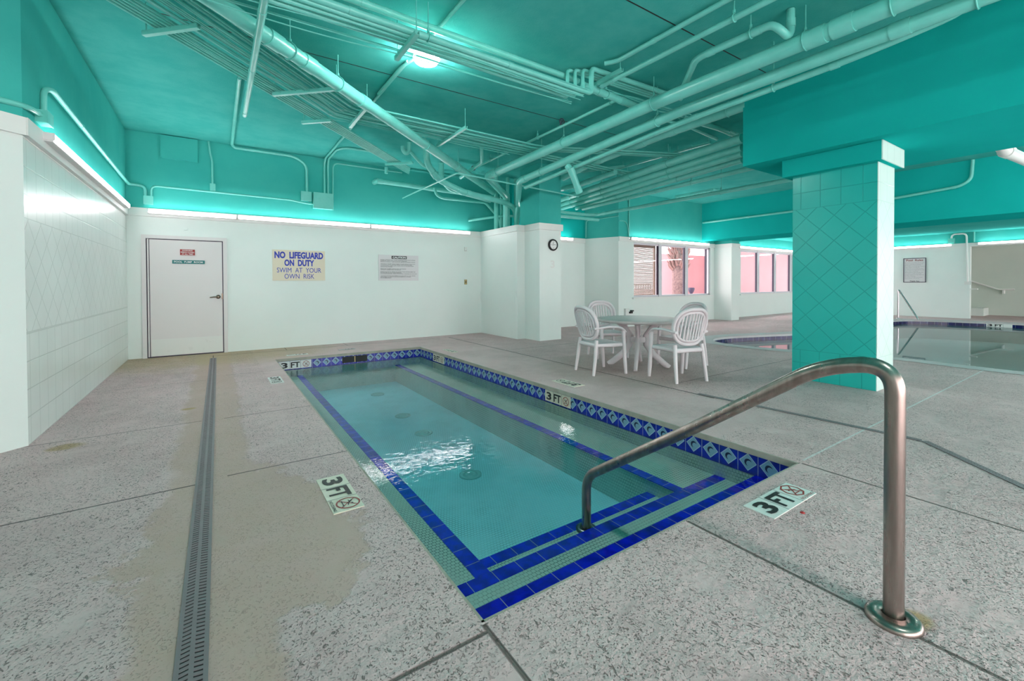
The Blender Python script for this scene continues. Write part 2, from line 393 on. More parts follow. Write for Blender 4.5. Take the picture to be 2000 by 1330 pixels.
# ------------------------------------------------------------------ floor deck with the two pool openings
POOL = [(.80, 1.39), (3.33, 1.39), (3.33, 8.19), (.80, 8.19)]
BIG0 = [(8.60, 4.62), (8.60, 5.02), (8.74, 5.32), (9.0, 5.50), (9.32, 5.60), (9.7, 5.60), (10.1, 5.52), (10.9, 5.25), (11.6, 4.98), (12.6, 4.86), (17.8, 4.92), (18.7, 4.75), (19.2, 4.2), (19.45, 3.2), (19.7, 2.2), (19.8, -4.5), (9.4, -4.5), (9.2, .9), (9.22, 1.6), (9.32, 2.35), (9.12, 2.9), (8.84, 3.6), (8.66, 4.15)]
def smoothpoly(p, it=2):
    for _ in range(it):
        q = []
        for i in range(len(p)):
            a, b = p[i], p[(i+1) % len(p)]
            q += [(a[0]*.75+b[0]*.25, a[1]*.75+b[1]*.25), (a[0]*.25+b[0]*.75, a[1]*.25+b[1]*.75)]
        p = q
    return p
BIG = smoothpoly(BIG0)
def plate_with_holes(name, outer, holes, z, m):
    bm = bmesh.new()
    es = []
    for loop in [outer]+holes:
        vs = [bm.verts.new((x, y, z)) for x, y in loop]
        es += [bm.edges.new((vs[i], vs[(i+1) % len(vs)])) for i in range(len(vs))]
    bmesh.ops.triangle_fill(bm, use_beauty=True, use_dissolve=False, edges=es)
    bmesh.ops.recalc_face_normals(bm, faces=bm.faces)
    for f in bm.faces:
        if f.normal.z < 0: f.normal_flip()
    me = bpy.data.meshes.new(name); bm.to_mesh(me); bm.free(); me.materials.append(M[m])
    o = bpy.data.objects.new(name, me); COL.objects.link(o); return o
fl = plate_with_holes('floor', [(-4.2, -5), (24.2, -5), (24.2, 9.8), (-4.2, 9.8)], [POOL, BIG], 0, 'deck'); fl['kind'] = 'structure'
# concrete edge faces of the openings
def ring(mb, poly, z0, z1):
    n = len(poly)
    for i in range(n):
        a, b = poly[i], poly[(i+1) % n]
        mb.quad((a[0], a[1], z0), (b[0], b[1], z0), (b[0], b[1], z1), (a[0], a[1], z1))
    return mb
def offset(poly, d):
    n = len(poly); out = []
    for i in range(n):
        a = Vector(poly[i-1]); p = Vector(poly[i]); b = Vector(poly[(i+1) % n])
        t = (b-a).normalized(); out.append((p.x+t.y*d, p.y-t.x*d))
    return out
# ------------------------------------------------------------------ narrow soaking pool
pool = empty('soaking_pool', (2.06, 4.8, 0), 'narrow rectangular sunken pool lined with aqua mosaic and blue nosing tiles', 'pool')
WL = -.19; BZ = -.31; SZ = -.42; FZ = -.62
c = MB(); e = .012
c.box(.79, .80+e, 1.38, 8.2, -.045, -.001); c.box(3.33-e, 3.34, 1.38, 8.2, -.045, -.001)
c.box(.79, 3.34, 8.19-e, 8.2, -.045, -.001); c.box(.79, 3.34, 1.38, 1.39+e, -.045, -.001)
c.build('coping', 'coping', pool)
w = MB(); w.box(3.33, 3.36, 1.38, 8.2, -.20, -.045); w.box(.77, 3.36, 8.19, 8.22, -.20, -.045); w.box(.77, .80, 1.38, 8.2, -.20, -.045); w.box(.77, 3.36, 1.36, 1.39, -.20, -.045)
w.build('waterline_tile_band', 'blue_dolphin', pool)
w = MB(); w.box(3.33, 3.36, 1.38, 8.2, FZ, -.20); w.box(.77, 3.36, 8.19, 8.22, FZ, -.20); w.box(.77, .80, 1.38, 8.2, FZ, -.20); w.box(.77, 3.36, 1.36, 1.39, FZ, -.20)
w.build('pool_wall', 'mosaic', pool)
MB().box(.77, 3.36, 1.36, 8.22, FZ-.03, FZ).build('pool_floor', 'mosaic_floor', pool)
MB().box(.80, 1.20, 2.01, 8.19, FZ, BZ).build('bench', 'mosaic', pool)['label'] = 'left underwater bench ledge'
MB().box(2.83, 3.33, 2.01, 8.19, FZ, BZ).build('bench', 'mosaic', pool)['label'] = 'right underwater bench ledge'
MB().box(.80, 3.33, 1.39, 2.01, FZ, BZ).build('step', 'mosaic', pool)
MB().box(1.20, 2.83, 2.01, 2.28, FZ, SZ).build('step', 'mosaic', pool)
MB().box(.80, 3.33, 1.39, 1.685, BZ, -.2).build('step', 'mosaic', pool)
def strip_u(x0, x1, y0, y1, z): return MB().box(x0, x1, y0, y1, z-.004, z+.004)
strip_u(.80, 3.33, 1.56, 1.69, -.197).build('nosing_strip', 'blue_strip', pool)
strip_u(.80, 3.33, 1.925, 2.015, BZ).build('nosing_strip', 'blue_strip', pool)
strip_u(1.20, 2.83, 2.20, 2.285, SZ).build('nosing_strip', 'blue_strip', pool)
def bluetile_v():
    m = bluetile('blue_nosing_tile_lengthwise')
    for l in list(m.node_tree.links):
        if l.from_node.type == 'SEPXYZ' and l.from_socket.name == 'X':
            t = l.to_socket; s_ = l.from_node.outputs['Y']; m.node_tree.links.remove(l); m.node_tree.links.new(s_, t)
    return m
M['blue_strip_v'] = bluetile_v()
strip_u(1.12, 1.21, 2.015, 8.19, BZ).build('nosing_strip', 'blue_strip_v', pool)
strip_u(2.82, 2.91, 2.015, 8.19, BZ).build('nosing_strip', 'blue_strip_v', pool)
for (x, y) in ((2.04, 3.76), (2.13, 5.14), (2.17, 5.98), (2.24, 7.38)):
    d = MB(); d.lathe([(.11, 0), (.11, .008), (.095, .014), (.085, .004), (.07, .004), (.06, .016), (.045, .016), (.035, .008), (.02, .012), (.001, .014)], (x, y, FZ), 28).build('floor_drain', 'jet', pool)
MB().box(1.86, 2.30, 8.183, 8.188, -.17, -.06).build('skimmer_opening', 'black', pool)
MB().box(2.07, 2.085, 8.178, 8.183, -.17, -.06).build('skimmer_divider', 'brass', pool)
bmw = MB(); bmw.box(.785, 3.345, 1.375, 8.205, FZ-.08, WL)
wt = bmw.build('pool_water', 'water'); tag(wt, 'clear rippled water filling the narrow mosaic pool', 'water', kind='stuff')
# ------------------------------------------------------------------ "no diving" roundel and depth plates
def roundel(mb, c, R_, U, r, w=.14, seg=24):
    c = Vector(c); R_ = Vector(R_); U = Vector(U); N_ = R_.cross(U)
    P = [c+R_*math.cos(2*PI*k/seg)*r+U*math.sin(2*PI*k/seg)*r+N_*.002 for k in range(seg)]
    Q = [c+R_*math.cos(2*PI*k/seg)*r*(1-w)+U*math.sin(2*PI*k/seg)*r*(1-w)+N_*.002 for k in range(seg)]
    for k in range(seg): k2 = (k+1) % seg; mb.quad(P[k], P[k2], Q[k2], Q[k])
    for a in (PI/4, -PI/4):
        d = R_*math.cos(a)+U*math.sin(a); n = R_*-math.sin(a)+U*math.cos(a)
        mb.quad(c+d*r*.93+n*r*w*.35+N_*.0022, c-d*r*.93+n*r*w*.35+N_*.0022, c-d*r*.93-n*r*w*.35+N_*.0022, c+d*r*.93-n*r*w*.35+N_*.0022)
def diver(mb, c, R_, U, r):
    c = Vector(c); R_ = Vector(R_); U = Vector(U); N_ = R_.cross(U)
    def seg_(a, b, w):
        A = c+R_*a[0]*r+U*a[1]*r+N_*.0026; B = c+R_*b[0]*r+U*b[1]*r+N_*.0026; t = (B-A).normalized(); n = N_.cross(t)*w*r
        mb.quad(A+n, B+n, B-n, A-n)
    seg_((-.45, .45), (.05, .05), .06); seg_((.05, .05), (.5, -.1), .05); seg_((-.5, .1), (-.1, .2), .05); seg_((-.6, -.5), (.6, -.5), .05)
    seg_((.15, .25), (.3, .4), .08)
def depth_plate(name, label, center, R_, U, w, h, board, red, tiny=True, word='3', group=None, symbol=True, round_=True):
    R_ = Vector(R_).normalized(); U = Vector(U).normalized(); N_ = R_.cross(U); c = Vector(center)
    t = empty(name, center, label, 'depth marker', group)
    MB().obox(c-N_*.001, R_, U, N_, w/2, h/2, .003).build('plate', board, t)
    cell = w/3
    for k in (-.5, .5): MB().obox(c+R_*k*cell+N_*.002, R_, U, N_, .0022, h/2, .0004).build('tile_joint', 'grate', t)
    text('numeral', word, 'ink_black', t, c-R_*cell*1.0+N_*.001, cell*.60, h*.72, R_, U, .035, .0035)
    text('unit_lettering', 'FT', 'ink_black', t, c+N_*.001, cell*.84, h*.72, R_, U, .03, .0035)
    if symbol:
        m = MB(); roundel(m, c+R_*cell+U*h*(.08 if tiny else 0)+N_*.002, R_, U, min(cell, h)*.40, .14, 24 if round_ else 8); m.build('no_diving_ring', red, t)
        m = MB(); diver(m, c+R_*cell+U*h*(.08 if tiny else 0)+N_*.002, R_, U, min(cell, h)*.36); m.build('diver_pictogram', 'ink_black' if round_ else red, t)
        if tiny: text('no_diving_lettering', 'NO DIVING', red if not round_ else 'ink_black', t, c+R_*cell-U*h*.41+N_*.001, cell*.82, h*.10, R_, U, .01, .0035)
    return t
depth_plate('depth_marker', 'large cream 3 FT no diving plate set in the deck left of the pool', (.597, 2.745, .003), (0, -1, 0), (1, 0, 0), .50, .165, 'marker_cream', 'ink_red')
depth_plate('depth_marker', 'white 3 FT no diving plate in the deck beyond the near pool end', (2.675, 1.215, .003), (1, 0, 0), (0, 1, 0), .50, .165, 'marker_white', 'ink_red', round_=False)
depth_plate('depth_marker', 'pale upside down 3 FT plate in the deck between the pool and the chairs', (3.63, 4.14, .003), (0, 1, 0), (-1, 0, 0), .42, .18, 'marker_cream', 'ink_black', tiny=False)
depth_plate('depth_marker', 'small white 3 FT plate in the deck left of the pool, near its far corner', (.632, 6.43, .003), (0, -1, 0), (1, 0, 0), .44, .15, 'marker_white', 'ink_black', tiny=False)
depth_plate('depth_marker', 'worn 3 FT plate on the ledge behind the far end of the pool, left half', (1.18, 8.52, .003), (-1, 0, 0), (0, -1, 0), .34, .11, 'marker_white', 'ink_black', tiny=False)
depth_plate('depth_marker', 'worn pale 3 FT plate in the deck beside the far right corner of the pool', (3.58, 7.36, .003), (0, 1, 0), (-1, 0, 0), .42, .13, 'marker_cream', 'ink_black', tiny=False)
depth_plate('depth_marker', 'faded blank-looking plate on the ledge behind the middle of the far pool end', (2.05, 8.66, .003), (-1, 0, 0), (0, -1, 0), .30, .10, 'coping_far', 'coping', tiny=False)
depth_plate('depth_marker', '3 FT no diving tiles on the waterline of the far pool wall', (1.10, 8.186, -.115), (1, 0, 0), (0, 0, 1), .50, .13, 'marker_white', 'ink_red', tiny=False)
depth_plate('depth_marker', '3 FT no diving tiles on the right pool wall, the large near set', (3.325, 3.98, -.115), (0, -1, 0), (0, 0, 1), .46, .13, 'marker_cream', 'ink_red', tiny=False)
depth_plate('depth_marker', '3 FT no diving tiles on the right pool wall, the small far set', (3.325, 7.32, -.115), (0, -1, 0), (0, 0, 1), .46, .13, 'marker_cream', 'ink_red', tiny=False)
# ------------------------------------------------------------------ large pool beyond the column
big = empty('swimming_pool', (14, 0, 0), 'large curved swimming pool with navy waterline tiles beyond the teal column', 'pool')
ring(MB(), BIG, -.05, .0).build('coping', 'coping_far', big)
ring(MB(), BIG, -.15, -.05).build('waterline_tile_band', 'navy', big)
m = MB(); ring(m, BIG, -.6, -.15); m.build('pool_wall', 'pool_slate', big)
pf = plate_with_holes('pool_floor', BIG, [], -.6, 'pool_plaster'); pf.parent = big; pf.matrix_parent_inverse = Matrix.Translation((-14, 0, 0))
n = len(BIG); _t = offset(BIG, -.02)
WB = _t if _t[0][0] < BIG[0][0] else offset(BIG, .02)   # reaches a little into the pool side
mw = MB(); mw.add([(x, y, -.7) for x, y in WB]+[(x, y, -.13) for x, y in WB], [tuple(range(n))[::-1], tuple(range(n, 2*n))]+[(i, (i+1) % n, (i+1) % n+n, i+n) for i in range(n)])
wb = mw.build('pool_water', 'water_still'); tag(wb, 'still mirror-like water in the large pool beyond the column', 'water', kind='stuff')
cop = MB(); O2 = offset(BIG, -.32)
sgn = 1 if Vector(O2[0]).x < BIG[0][0] else -1
O2 = offset(BIG, -.32 if sgn == 1 else .32)
for i in range(n):
    j = (i+1) % n; cop.quad((*BIG[i], .004), (*BIG[j], .004), (*O2[j], .004), (*O2[i], .004))
cop.build('coping_border', 'coping_far', big)
MB().box(19.62, 19.64, 3.55, 4.0, -.11, -.02).build('skimmer_opening', 'black', big)
depth_plate('depth_marker', 'small 3 FT tiles on the navy waterline at the far side of the large pool', (19.50, 2.75, -.08), (0, -1, 0), (0, 0, 1), .55, .10, 'marker_white', 'ink_black', tiny=False, symbol=False)
depth_plate('depth_marker', 'small 3 FT tiles on the navy waterline of the curved end of the large pool', (8.82, 5.36, -.08), (.77, .63, 0), (0, 0, 1), .34, .08, 'marker_white', 'ink_black', tiny=False, symbol=False)
# ------------------------------------------------------------------ walls
UV = 'teal'
def wall_pair(name, f, low='white_wall', up='teal', top=ZC):
    a = MB(); f(a, -.02, ZT); struct(name, a, low)
    b = MB(); f(b, ZT, top+.05); struct(name+'_upper', b, up)
wall_pair('wall_left', lambda mb, a, b: mb.box(XL-.2, XL, 4.92, YB+.2, a, b), 'tile_white')
dg = (math.sin(math.radians(50)), math.cos(math.radians(50))); L_ = 3.2
px, py = XL-dg[0]*L_, 4.92-dg[1]*L_
wall_pair('wall_left_corner', lambda mb, a, b: mb.prism([(XL, 4.92), (XL-.2, 5.05), (px-.2, py+.1), (px, py)], a, b))
wall_pair('wall_left_near', lambda mb, a, b: mb.box(px-.2, px, -5, py+.05, a, b))
wall_pair('wall_back', lambda mb, a, b: mb.box(XL-.2, 6.45, YB, YB+.2, a, b))
wall_pair('wall_back_far', lambda mb, a, b: mb.box(6.40, 9.0, 9.47, 9.82, a, b), up='teal_deep')
wall_pair('wall_side', lambda mb, a, b: mb.prism([(8.96, 9.6), (8.96, 9.47), (9.301, 8.481), (9.45, 8.55), (9.45, 9.6)], a, b))
# window wall with openings
W1 = (9.93, 13.73, .83, 2.40); W2 = (15.63, 20.75, .83, 2.40)
def winwall(mb, a, b):
    if a > 1: mb.box(9.3, 21.3, 8.48, 8.68, a, b); return
    xs = [9.3, W1[0], W1[1], W2[0], W2[1], 21.3]
    mb.box(9.3, 21.3, 8.48, 8.68, a, .83); mb.box(9.3, 21.3, 8.48, 8.68, 2.40, b)
    for i in (0, 2, 4): mb.box(xs[i], xs[i+1], 8.48, 8.68, .83, 2.40)
wall_pair('wall_windows', winwall)
# right wall with recess
XR = 20.95
a = MB(); a.box(XR, XR+.2, 3.62, 8.7, 0, ZT); a.box(XR, XR+.2, -5, 3.62, 2.42, ZT); a.box(XR, XR+.2, -5, -1, 0, ZT); struct('wall_right', a, 'white_wall')
a = MB(); a.box(XR, XR+.2, -5, 8.7, ZT, ZC); struct('wall_right_upper', a, 'teal')
a = MB(); a.box(23.75, 23.95, -5, 5.2, 0, 2.6); a.box(XR+.2, 23.95, 5.0, 5.2, 0, 2.6); struct('wall_recess', a, 'cream')
a = MB(); a.box(XR+.1, 23.95, -5, 5.2, 2.6, 2.7); struct('ceiling_recess', a, 'cream')
a = MB(); a.box(22.9, 23.7, 3.6, 4.6, 0, .28); struct('trim_1', a, 'white_wall')
# ceiling
a = MB(); a.box(-4.4, 14.3, -5, 9.9, ZC, ZC+.15); ce = struct('ceiling', a, 'teal_ceiling')
a = MB(); a.box(14.3, 21.2, -5, 8.7, 2.90, 3.1); struct('ceiling_low', a, 'teal')
for y in (5.335, 2.745):
    a = MB(); a.box(-1.2, 5.9, y-.006, y+.006, ZC-.002, ZC+.01); struct('trim_2' if y > 4 else 'trim_3', a, 'black')
a = MB(); a.box(-3.7, 21.2, -5.2, -5, 2.7, ZC); a.box(-3.7, -2.6, -5.2, -5, 0, 2.7); a.box(8.0, 9.0, -5.2, -5, 0, 2.7); a.box(20, 21.2, -5.2, -5, 0, 2.7); struct('wall_near', a, 'white_wall')
# beams
b = MB().box(5.98, 7.85, -5, 3.22, 2.83, ZC+.02); struct('ceiling_beam', b, 'teal_deep')
b = MB().box(13.25, 14.6, -5, 8.5, 2.62, ZC+.02); struct('ceiling_beam_far', b, 'teal_deep')
b = MB().box(-.2, 5.4, 9.2, 9.64, 3.79, ZC+.01); 
# half-height enclosure + pillar
jut = MB().prism([(5.55, YB), (5.55, 8.02), (5.76, 8.02), (5.76, 8.25), (6.6, 8.25), (6.6, YB)], -.02, ZT-.02); struct('wall_enclosure', jut, 'white_wall')
pl_ = MB().box(5.76, 6.36, 7.48, 8.2, -.02, ZT); struct('wall_pillar', pl_, 'white_wall')
pl_ = MB().box(5.76, 6.36, 7.48, 8.2, ZT, ZC+.02); struct('wall_pillar_upper', pl_, 'teal')
# column at the window wall
struct('wall_pier', MB().box(13.96, 14.42, 7.88, 8.5, -.02, 2.50), 'white_wall')
struct('wall_pier_upper', MB().box(13.96, 14.42, 7.88, 8.5, 2.50, 2.64), 'teal')
# trims along the top of the white zone
T = .035
def trimbox(n_, *bx):
    a = MB()
    for q in bx: a.box(*q)
    struct('trim_%d' % n_, a, 'trim')
zt0, zt1 = 2.40, ZT+.004
trimbox(4, (XL, XL+T, 4.9, YB, zt0, zt1)); trimbox(5, (XL, 5.55, YB-T, YB, zt0, zt1))
trimbox(6, (5.55-T, 5.55, 8.02-T, YB, zt0, zt1), (5.55, 5.75, 8.02-T, 8.02, zt0, zt1), (5.56, 6.6, 8.03, YB-.01, ZT-.03, zt1-.004))
trimbox(7, (5.76-T, 5.76, 7.48, 7.98, zt0, zt1), (5.76-T, 6.36+T, 7.48-T, 7.48, zt0, zt1), (6.36, 6.36+T, 7.48, 8.2, zt0, zt1))
trimbox(8, (6.4, 8.96, 9.47-T, 9.47, zt0, zt1)); trimbox(9, (9.3, 13.96, 8.48-T, 8.48, 2.41, zt1), (14.42, XR, 8.48-T, 8.48, 2.41, zt1))
trimbox(10, (XR-T, XR, -1, 8.48, 2.42, zt1))
a = MB(); a.prism([(XL+T, 4.92-.01), (XL, 4.92), (px, py), (px+T*.6, py-T*.8)], zt0, zt1); struct('trim_11', a, 'trim')
trimbox(12, (13.93, 14.45, 7.85, 8.48, 2.40, 2.52))
# wall details
tag(MB().box(-.76, -.24, YB-.06, YB, 3.41, 3.80).build('wall_patch', 'teal', None), 'square raised patch panel under the ceiling above the door', 'panel')
tag(MB().box(5.535, 5.55, 8.1, 9.61, .78, 1.04).build('wall_panel', 'white_wall', None), 'long white access panel low on the short jutting wall', 'panel')
tag(MB().box(-.45, -.40, 9.59, YB, 2.2, 2.25).build('wall_stub', 'white_wall', None), 'tiny raised square of plaster above the door', 'patch')
# ------------------------------------------------------------------ door
d1 = MB(); d1.box(-1.03, -.97, YB-.045, YB, 0, 2.09); d1.box(.115, .175, YB-.045, YB, 0, 2.09); d1.box(-.97, .115, YB-.0452, YB, 2.03, 2.09)
dr = struct('door_1', d1, 'door')
gp = MB(); gp.box(-.97, .115, YB-.012, YB-.005, 0, 2.03); gp.build('door_gap', 'gasket', dr)
MB().box(-.925, .10, YB-.03, YB-.012, .02, 2.015).build('door_leaf', 'door', dr)
MB().box(-.955, -.935, YB-.04, YB-.012, .02, 2.02).build('hinge_strip', 'door', dr)
MB().box(-.915, .09, YB-.034, YB-.03, .03, .31).build('kick_plate', 'marker_white', dr)
hd = MB(); hd.lathe([(.034, -.05), (.034, -.03), (.028, -.055), (.012, -.058), (.012, -.09)], (.035, YB, 1.02), 20, 'y')
hd = MB(); hd.lathe([(.036, -.03), (.034, -.045), (.014, -.048), (.014, -.085)], (.035, YB, 1.02), 20, 'y'); hd.tube([(.035, YB-.08, 1.02), (-.02, YB-.082, 1.02), (-.09, YB-.078, 1.012)], [.013, .012, .009], 10)
hd.build('lever_handle', 'dark_metal', dr)
MB().box(.085, .105, YB-.036, YB-.028, .98, 1.08).build('latch_plate', 'dark_metal', dr)
def sign(name, label, cx, cy, cz, w, h, board, R_, U):
    R_ = Vector(R_); U = Vector(U); N_ = R_.cross(U)
    t = empty(name, (cx, cy, cz), label, 'sign'); MB().obox((cx, cy, cz), R_, U, N_, w/2, h/2, .006).build('board', board, t); return t
FR, FU = (1, 0, 0), (0, 0, 1)
s = sign('door_sign', 'small red sign on the white door, topmost of its two signs', -.405, YB-.04, 1.81, .21, .10, 'sign_red', FR, FU)
for k, ln in enumerate(('DOORS MUST', 'REMAIN CLOSED', 'AT ALL TIMES')):
    text('lettering', ln, 'ink_white', s, (-.405, YB-.04, 1.841-k*.031), (.15, .19, .16)[k], .021, FR, FU, .02, .008)
s = sign('door_sign', 'teal POOL PUMP ROOM nameplate on the white door', -.39, YB-.04, 1.64, .46, .062, 'sign_green', FR, FU)
text('lettering', 'POOL  PUMP  ROOM', 'ink_white', s, (-.39, YB-.04, 1.64), .41, .032, FR, FU, .015, .008)
s = sign('wall_sign', 'cream NO LIFEGUARD ON DUTY sign with blue letters on the back wall', 1.385, YB-.01, 1.615, .95, .60, 'sign_cream', FR, FU)
for ln, w_, h_, z_, b_ in (('NO  LIFEGUARD', .88, .135, 1.815, .045), ('ON  DUTY', .54, .13, 1.665, .045), ('SWIM  AT  YOUR', .80, .095, 1.52, .0), ('OWN  RISK', .54, .095, 1.40, .0)):
    text('lettering', ln, 'ink_blue', s, (1.385, YB-.01, z_), w_, h_, FR, FU, b_, .008)
s = sign('wall_sign', 'white CAUTION notice of small black print on the back wall', 3.42, YB-.01, 1.60, .92, .57, 'sign_white', FR, FU)
MB().box(3.25, 3.60, YB-.020, YB-.015, 1.80, 1.865).build('heading_bar', 'ink_black', s)
text('heading', 'CAUTION', 'ink_white', s, (3.425, YB-.016, 1.832), .31, .042, FR, FU, .045, .006)
CT = [('ELDERLY PERSONS AND THOSE SUFFERING FROM HEART DISEASE,', .80), ('DIABETES, HIGH OR LOW BLOOD PRESSURE', .60), ('SHOULD CONSULT THEIR PHYSICIAN BEFORE ENTERING THE SPA.', .80), None,
      ('THE USE OF THE SPA WHILE UNDER THE INFLUENCE OF ALCOHOL,', .80), ('ANTICOAGULANTS, ANTIHISTAMINES, VASOCONSTRICTORS,', .72), ('VASODILATORS, STIMULANTS, HYPNOTICS OR TRANQUILIZERS', .76), ('SHOULD BE AVOIDED.', .27), None,
      ('PREGNANT WOMEN SHOULD NOT USE THE SPA', .58), ('WITHOUT CONSULTING A PHYSICIAN.', .46), None,
      ('PERSONS SHOULD SPEND NO MORE THAN FIFTEEN MINUTES', .80), ('IN THE SPA IN ANY ONE SESSION.', .48), ('LONG EXPOSURE MAY RESULT IN NAUSEA, DIZZINESS OR FAINTING.', .84), None,
      ('THE FOLLOWING EQUIPMENT IS LOCATED IN THE OFFICE', .80), ('DEPARTMENT OF HEALTH AND ENVIRONMENTAL CONTROL', .70), ('IN AN EMERGENCY', .24)]
z_ = 1.775
for q in CT:
    if q: text('lettering', q[0], 'ink_black', s, (3.0+q[1]/2, YB-.01, z_), q[1], .0145, FR, FU, .02, .008)
    z_ -= .0222
# pool rules board on the right wall (faces -X): right vector = -Y
s = sign('wall_sign', 'framed Pool Rules notice on the far right wall beyond the large pool', XR-.02, 5.02, 1.66, .60, .88, 'sign_white', (0, -1, 0), FU)
bd = MB()
for (a0, a1, z0, z1) in ((4.71, 4.73, 1.22, 2.10), (5.31, 5.33, 1.22, 2.10), (4.71, 5.33, 1.22, 1.24), (4.71, 5.33, 2.08, 2.10)): bd.box(XR-.035, XR-.024, a0, a1, z0, z1)
bd.build('frame', 'gasket', s)
text('heading', 'Pool  Rules', 'ink_red', s, (XR-.02, 5.02, 2.02), .46, .07, (0, -1, 0), FU, .01, .009)
for k in range(14):
    wd = (.52, .5, .44, .54, .4, .5, .53, .36, .5, .46, .52, .3, .48, .4)[k]
    text('lettering', ('No running or horseplay near the pool', 'No glass containers in the pool area', 'Shower before entering the pool')[k % 3], 'ink_black', s, (XR-.02, 5.29-wd/2, 1.93-k*.044), wd, .020, (0, -1, 0), FU, 0, .009)
text('footer', 'Thank You', 'ink_black', s, (XR-.02, 5.02, 1.27), .26, .045, (0, -1, 0), FU, .01, .009)
# wall clock on the pillar (faces -Y)
ck = empty('wall_clock', (6.12, 7.48, 2.08), 'round wall clock with thick black rim on the white pillar', 'clock')
MB().lathe([(.125, 0), (.13, -.02), (.12, -.045), (.098, -.045), (.096, -.03)], (6.12, 7.48, 2.08), 32, 'y').build('rim', 'ink_black', ck)
MB().lathe([(.095, -.030), (.095, -.0315)], (6.12, 7.48, 2.08), 32, 'y').build('dial', 'clockface', ck)
hm = MB(); hm.obox((6.11, 7.447, 2.10), (.3, 0, .95), (0, 1, 0), (.95, 0, -.3), .035, .001, .004); hm.obox((6.145, 7.446, 2.085), (.9, 0, .2), (0, 1, 0), (-.2, 0, .9), .03, .001, .004); hm.build('clock_hand', 'ink_black', ck)
for hh in (12, 3, 6, 9):
    an = PI/2-hh*PI/6; text('numeral', str(hh), 'ink_black', ck, (6.12+.07*math.cos(an), 7.447, 2.08+.07*math.sin(an)), .022, .022, FR, FU, 0, .002)
text('ghost_numeral', '3', 'marker_white', None, (6.12, 7.4795, 1.66), .12, .17, FR, FU, .03, .001)
g = [o for o in COL.objects if o.name.startswith('ghost_numeral')][0]; g.name = 'painted_numeral'; tag(g, 'faint white numeral 3 ghosted on the white pillar below the clock', 'numeral')
sw = empty('light_switch', (5.11, YB, 1.28), 'brass light switch plate low on the back wall near its right corner', 'switch')
MB().box(5.075, 5.145, YB-.01, YB, 1.22, 1.34).build('plate', 'brass', sw); MB().box(5.10, 5.12, YB-.022, YB-.01, 1.265, 1.295).build('toggle', 'ink_black', sw)
sp = empty('wall_fixture', (5.11, YB, 2.07), 'small white plastic sounder above the brass switch', 'fixture')
MB().box(5.08, 5.14, YB-.03, YB, 2.04, 2.14).build('housing', 'marker_white', sp); MB().lathe([(.022, -.03), (.022, -.045), (.01, -.05)], (5.11, YB, 2.06), 16, 'y').build('cap', 'marker_white', sp)
ou = empty('wall_outlet', (9.68, 8.48, .41), 'white outlet box with black plug on the wall below the blinds', 'outlet')
MB().box(9.52, 9.66, 8.42, 8.48, .30, .52).build('cover', 'marker_white', ou); MB().box(9.70, 9.80, 8.40, 8.47, .38, .43).box(9.76, 9.84, 8.40, 8.47, .43, .47).build('plug', 'ink_black', ou)
# ------------------------------------------------------------------ windows
def window(nm, W_, mulls, th=8.52):
    x0, x1, z0, z1 = W_
    f = MB(); f.box(x0, x1, th, th+.08, z0, z0+.05); f.box(x0, x1, th, th+.08, z1-.05, z1); f.box(x0, x0+.05, th, th+.08, z0, z1); f.box(x1-.05, x1, th, th+.08, z0, z1)
    for mx_ in mulls: f.box(mx_-.09, mx_+.05, th-.02, th+.08, z0, z1)
    w_ = struct(nm, f, 'frame')
    g_ = MB()
    for mx_ in list(mulls)+[x1-.06]: g_.box(mx_-.115, mx_-.085, th+.0, th+.06, z0+.05, z1-.05)
    g_.build('gasket', 'gasket', w_)
    ed = [x0]+list(mulls)+[x1]
    for i in range(len(ed)-1):
        MB().quad((ed[i]+.03, th+.05, z0+.03), (ed[i+1]-.03, th+.05, z0+.03), (ed[i+1]-.03, th+.05, z1-.03), (ed[i]+.03, th+.05, z1-.03)).build('pane', 'glass', w_)
    MB().box(x0-.08, x1+.08, 8.42, 8.53, z0-.05, z0).build('sill', 'trim', w_)
    return w_
window('window_1', W1, (11.17, 12.48)); window('window_2', W2, (16.92, 18.2, 19.5))
bl = empty('window_blind', (10.5, 8.60, 2.38), 'beige horizontal slat blind lowered over the leftmost window pane', 'blind')
MB().box(9.96, 11.05, 8.62, 8.67, 2.30, 2.37).build('head_rail', 'blind', bl)
for k in range(36):
    z_ = .88+k*.04; q = MB(); q.add([(9.98, 8.635, z_), (11.0, 8.635, z_), (11.0, 8.65, z_+.033), (9.98, 8.65, z_+.033)], [(0, 1, 2, 3)]); q.add([(9.98, 8.637, z_-.002), (11.0, 8.637, z_-.002), (11.0, 8.652, z_+.031), (9.98, 8.652, z_+.031)], [(0, 1, 2, 3)])
    q.build('slat', 'blind', bl)
MB().box(11.02, 11.05, 8.60, 8.67, .86, 2.37).build('side_channel', 'blind', bl)
# ------------------------------------------------------------------ outdoors
g_ = struct('floor_outside', MB().box(6, 70, 8.68, 60, -.12, -.06), 'ground_out')
pw = MB(); pw.box(22, 60, 17, 17.3, 0, 3.0); tag(pw.build('garden_wall', 'pink', None), 'long pink stucco wall outside the windows', 'wall')
pw = MB(); pw.box(27.0, 27.3, 9.0, 17.0, 0, 4.4); tag(pw.build('building_wall', 'pink', None), 'pink building wall seen through the right hand window group', 'wall')
tag(MB().box(22.0, 27.2, 8.9, 16.9, 4.2, 4.4).build('porch_roof', 'pink', None), 'pink porch roof edge beside the building seen through the windows', 'roof')
pt = empty('palm_tree', (15.7, 11, 0), 'palm tree with shaggy brown trunk outside the middle window pane', 'tree')
pk = MB(); pk.tube([(15.7, 11, 0), (15.66, 11, .8), (15.6, 11, 1.6), (15.55, 11, 2.4), (15.5, 11, 3.6)], [.36, .30, .26, .27, .30], 20)
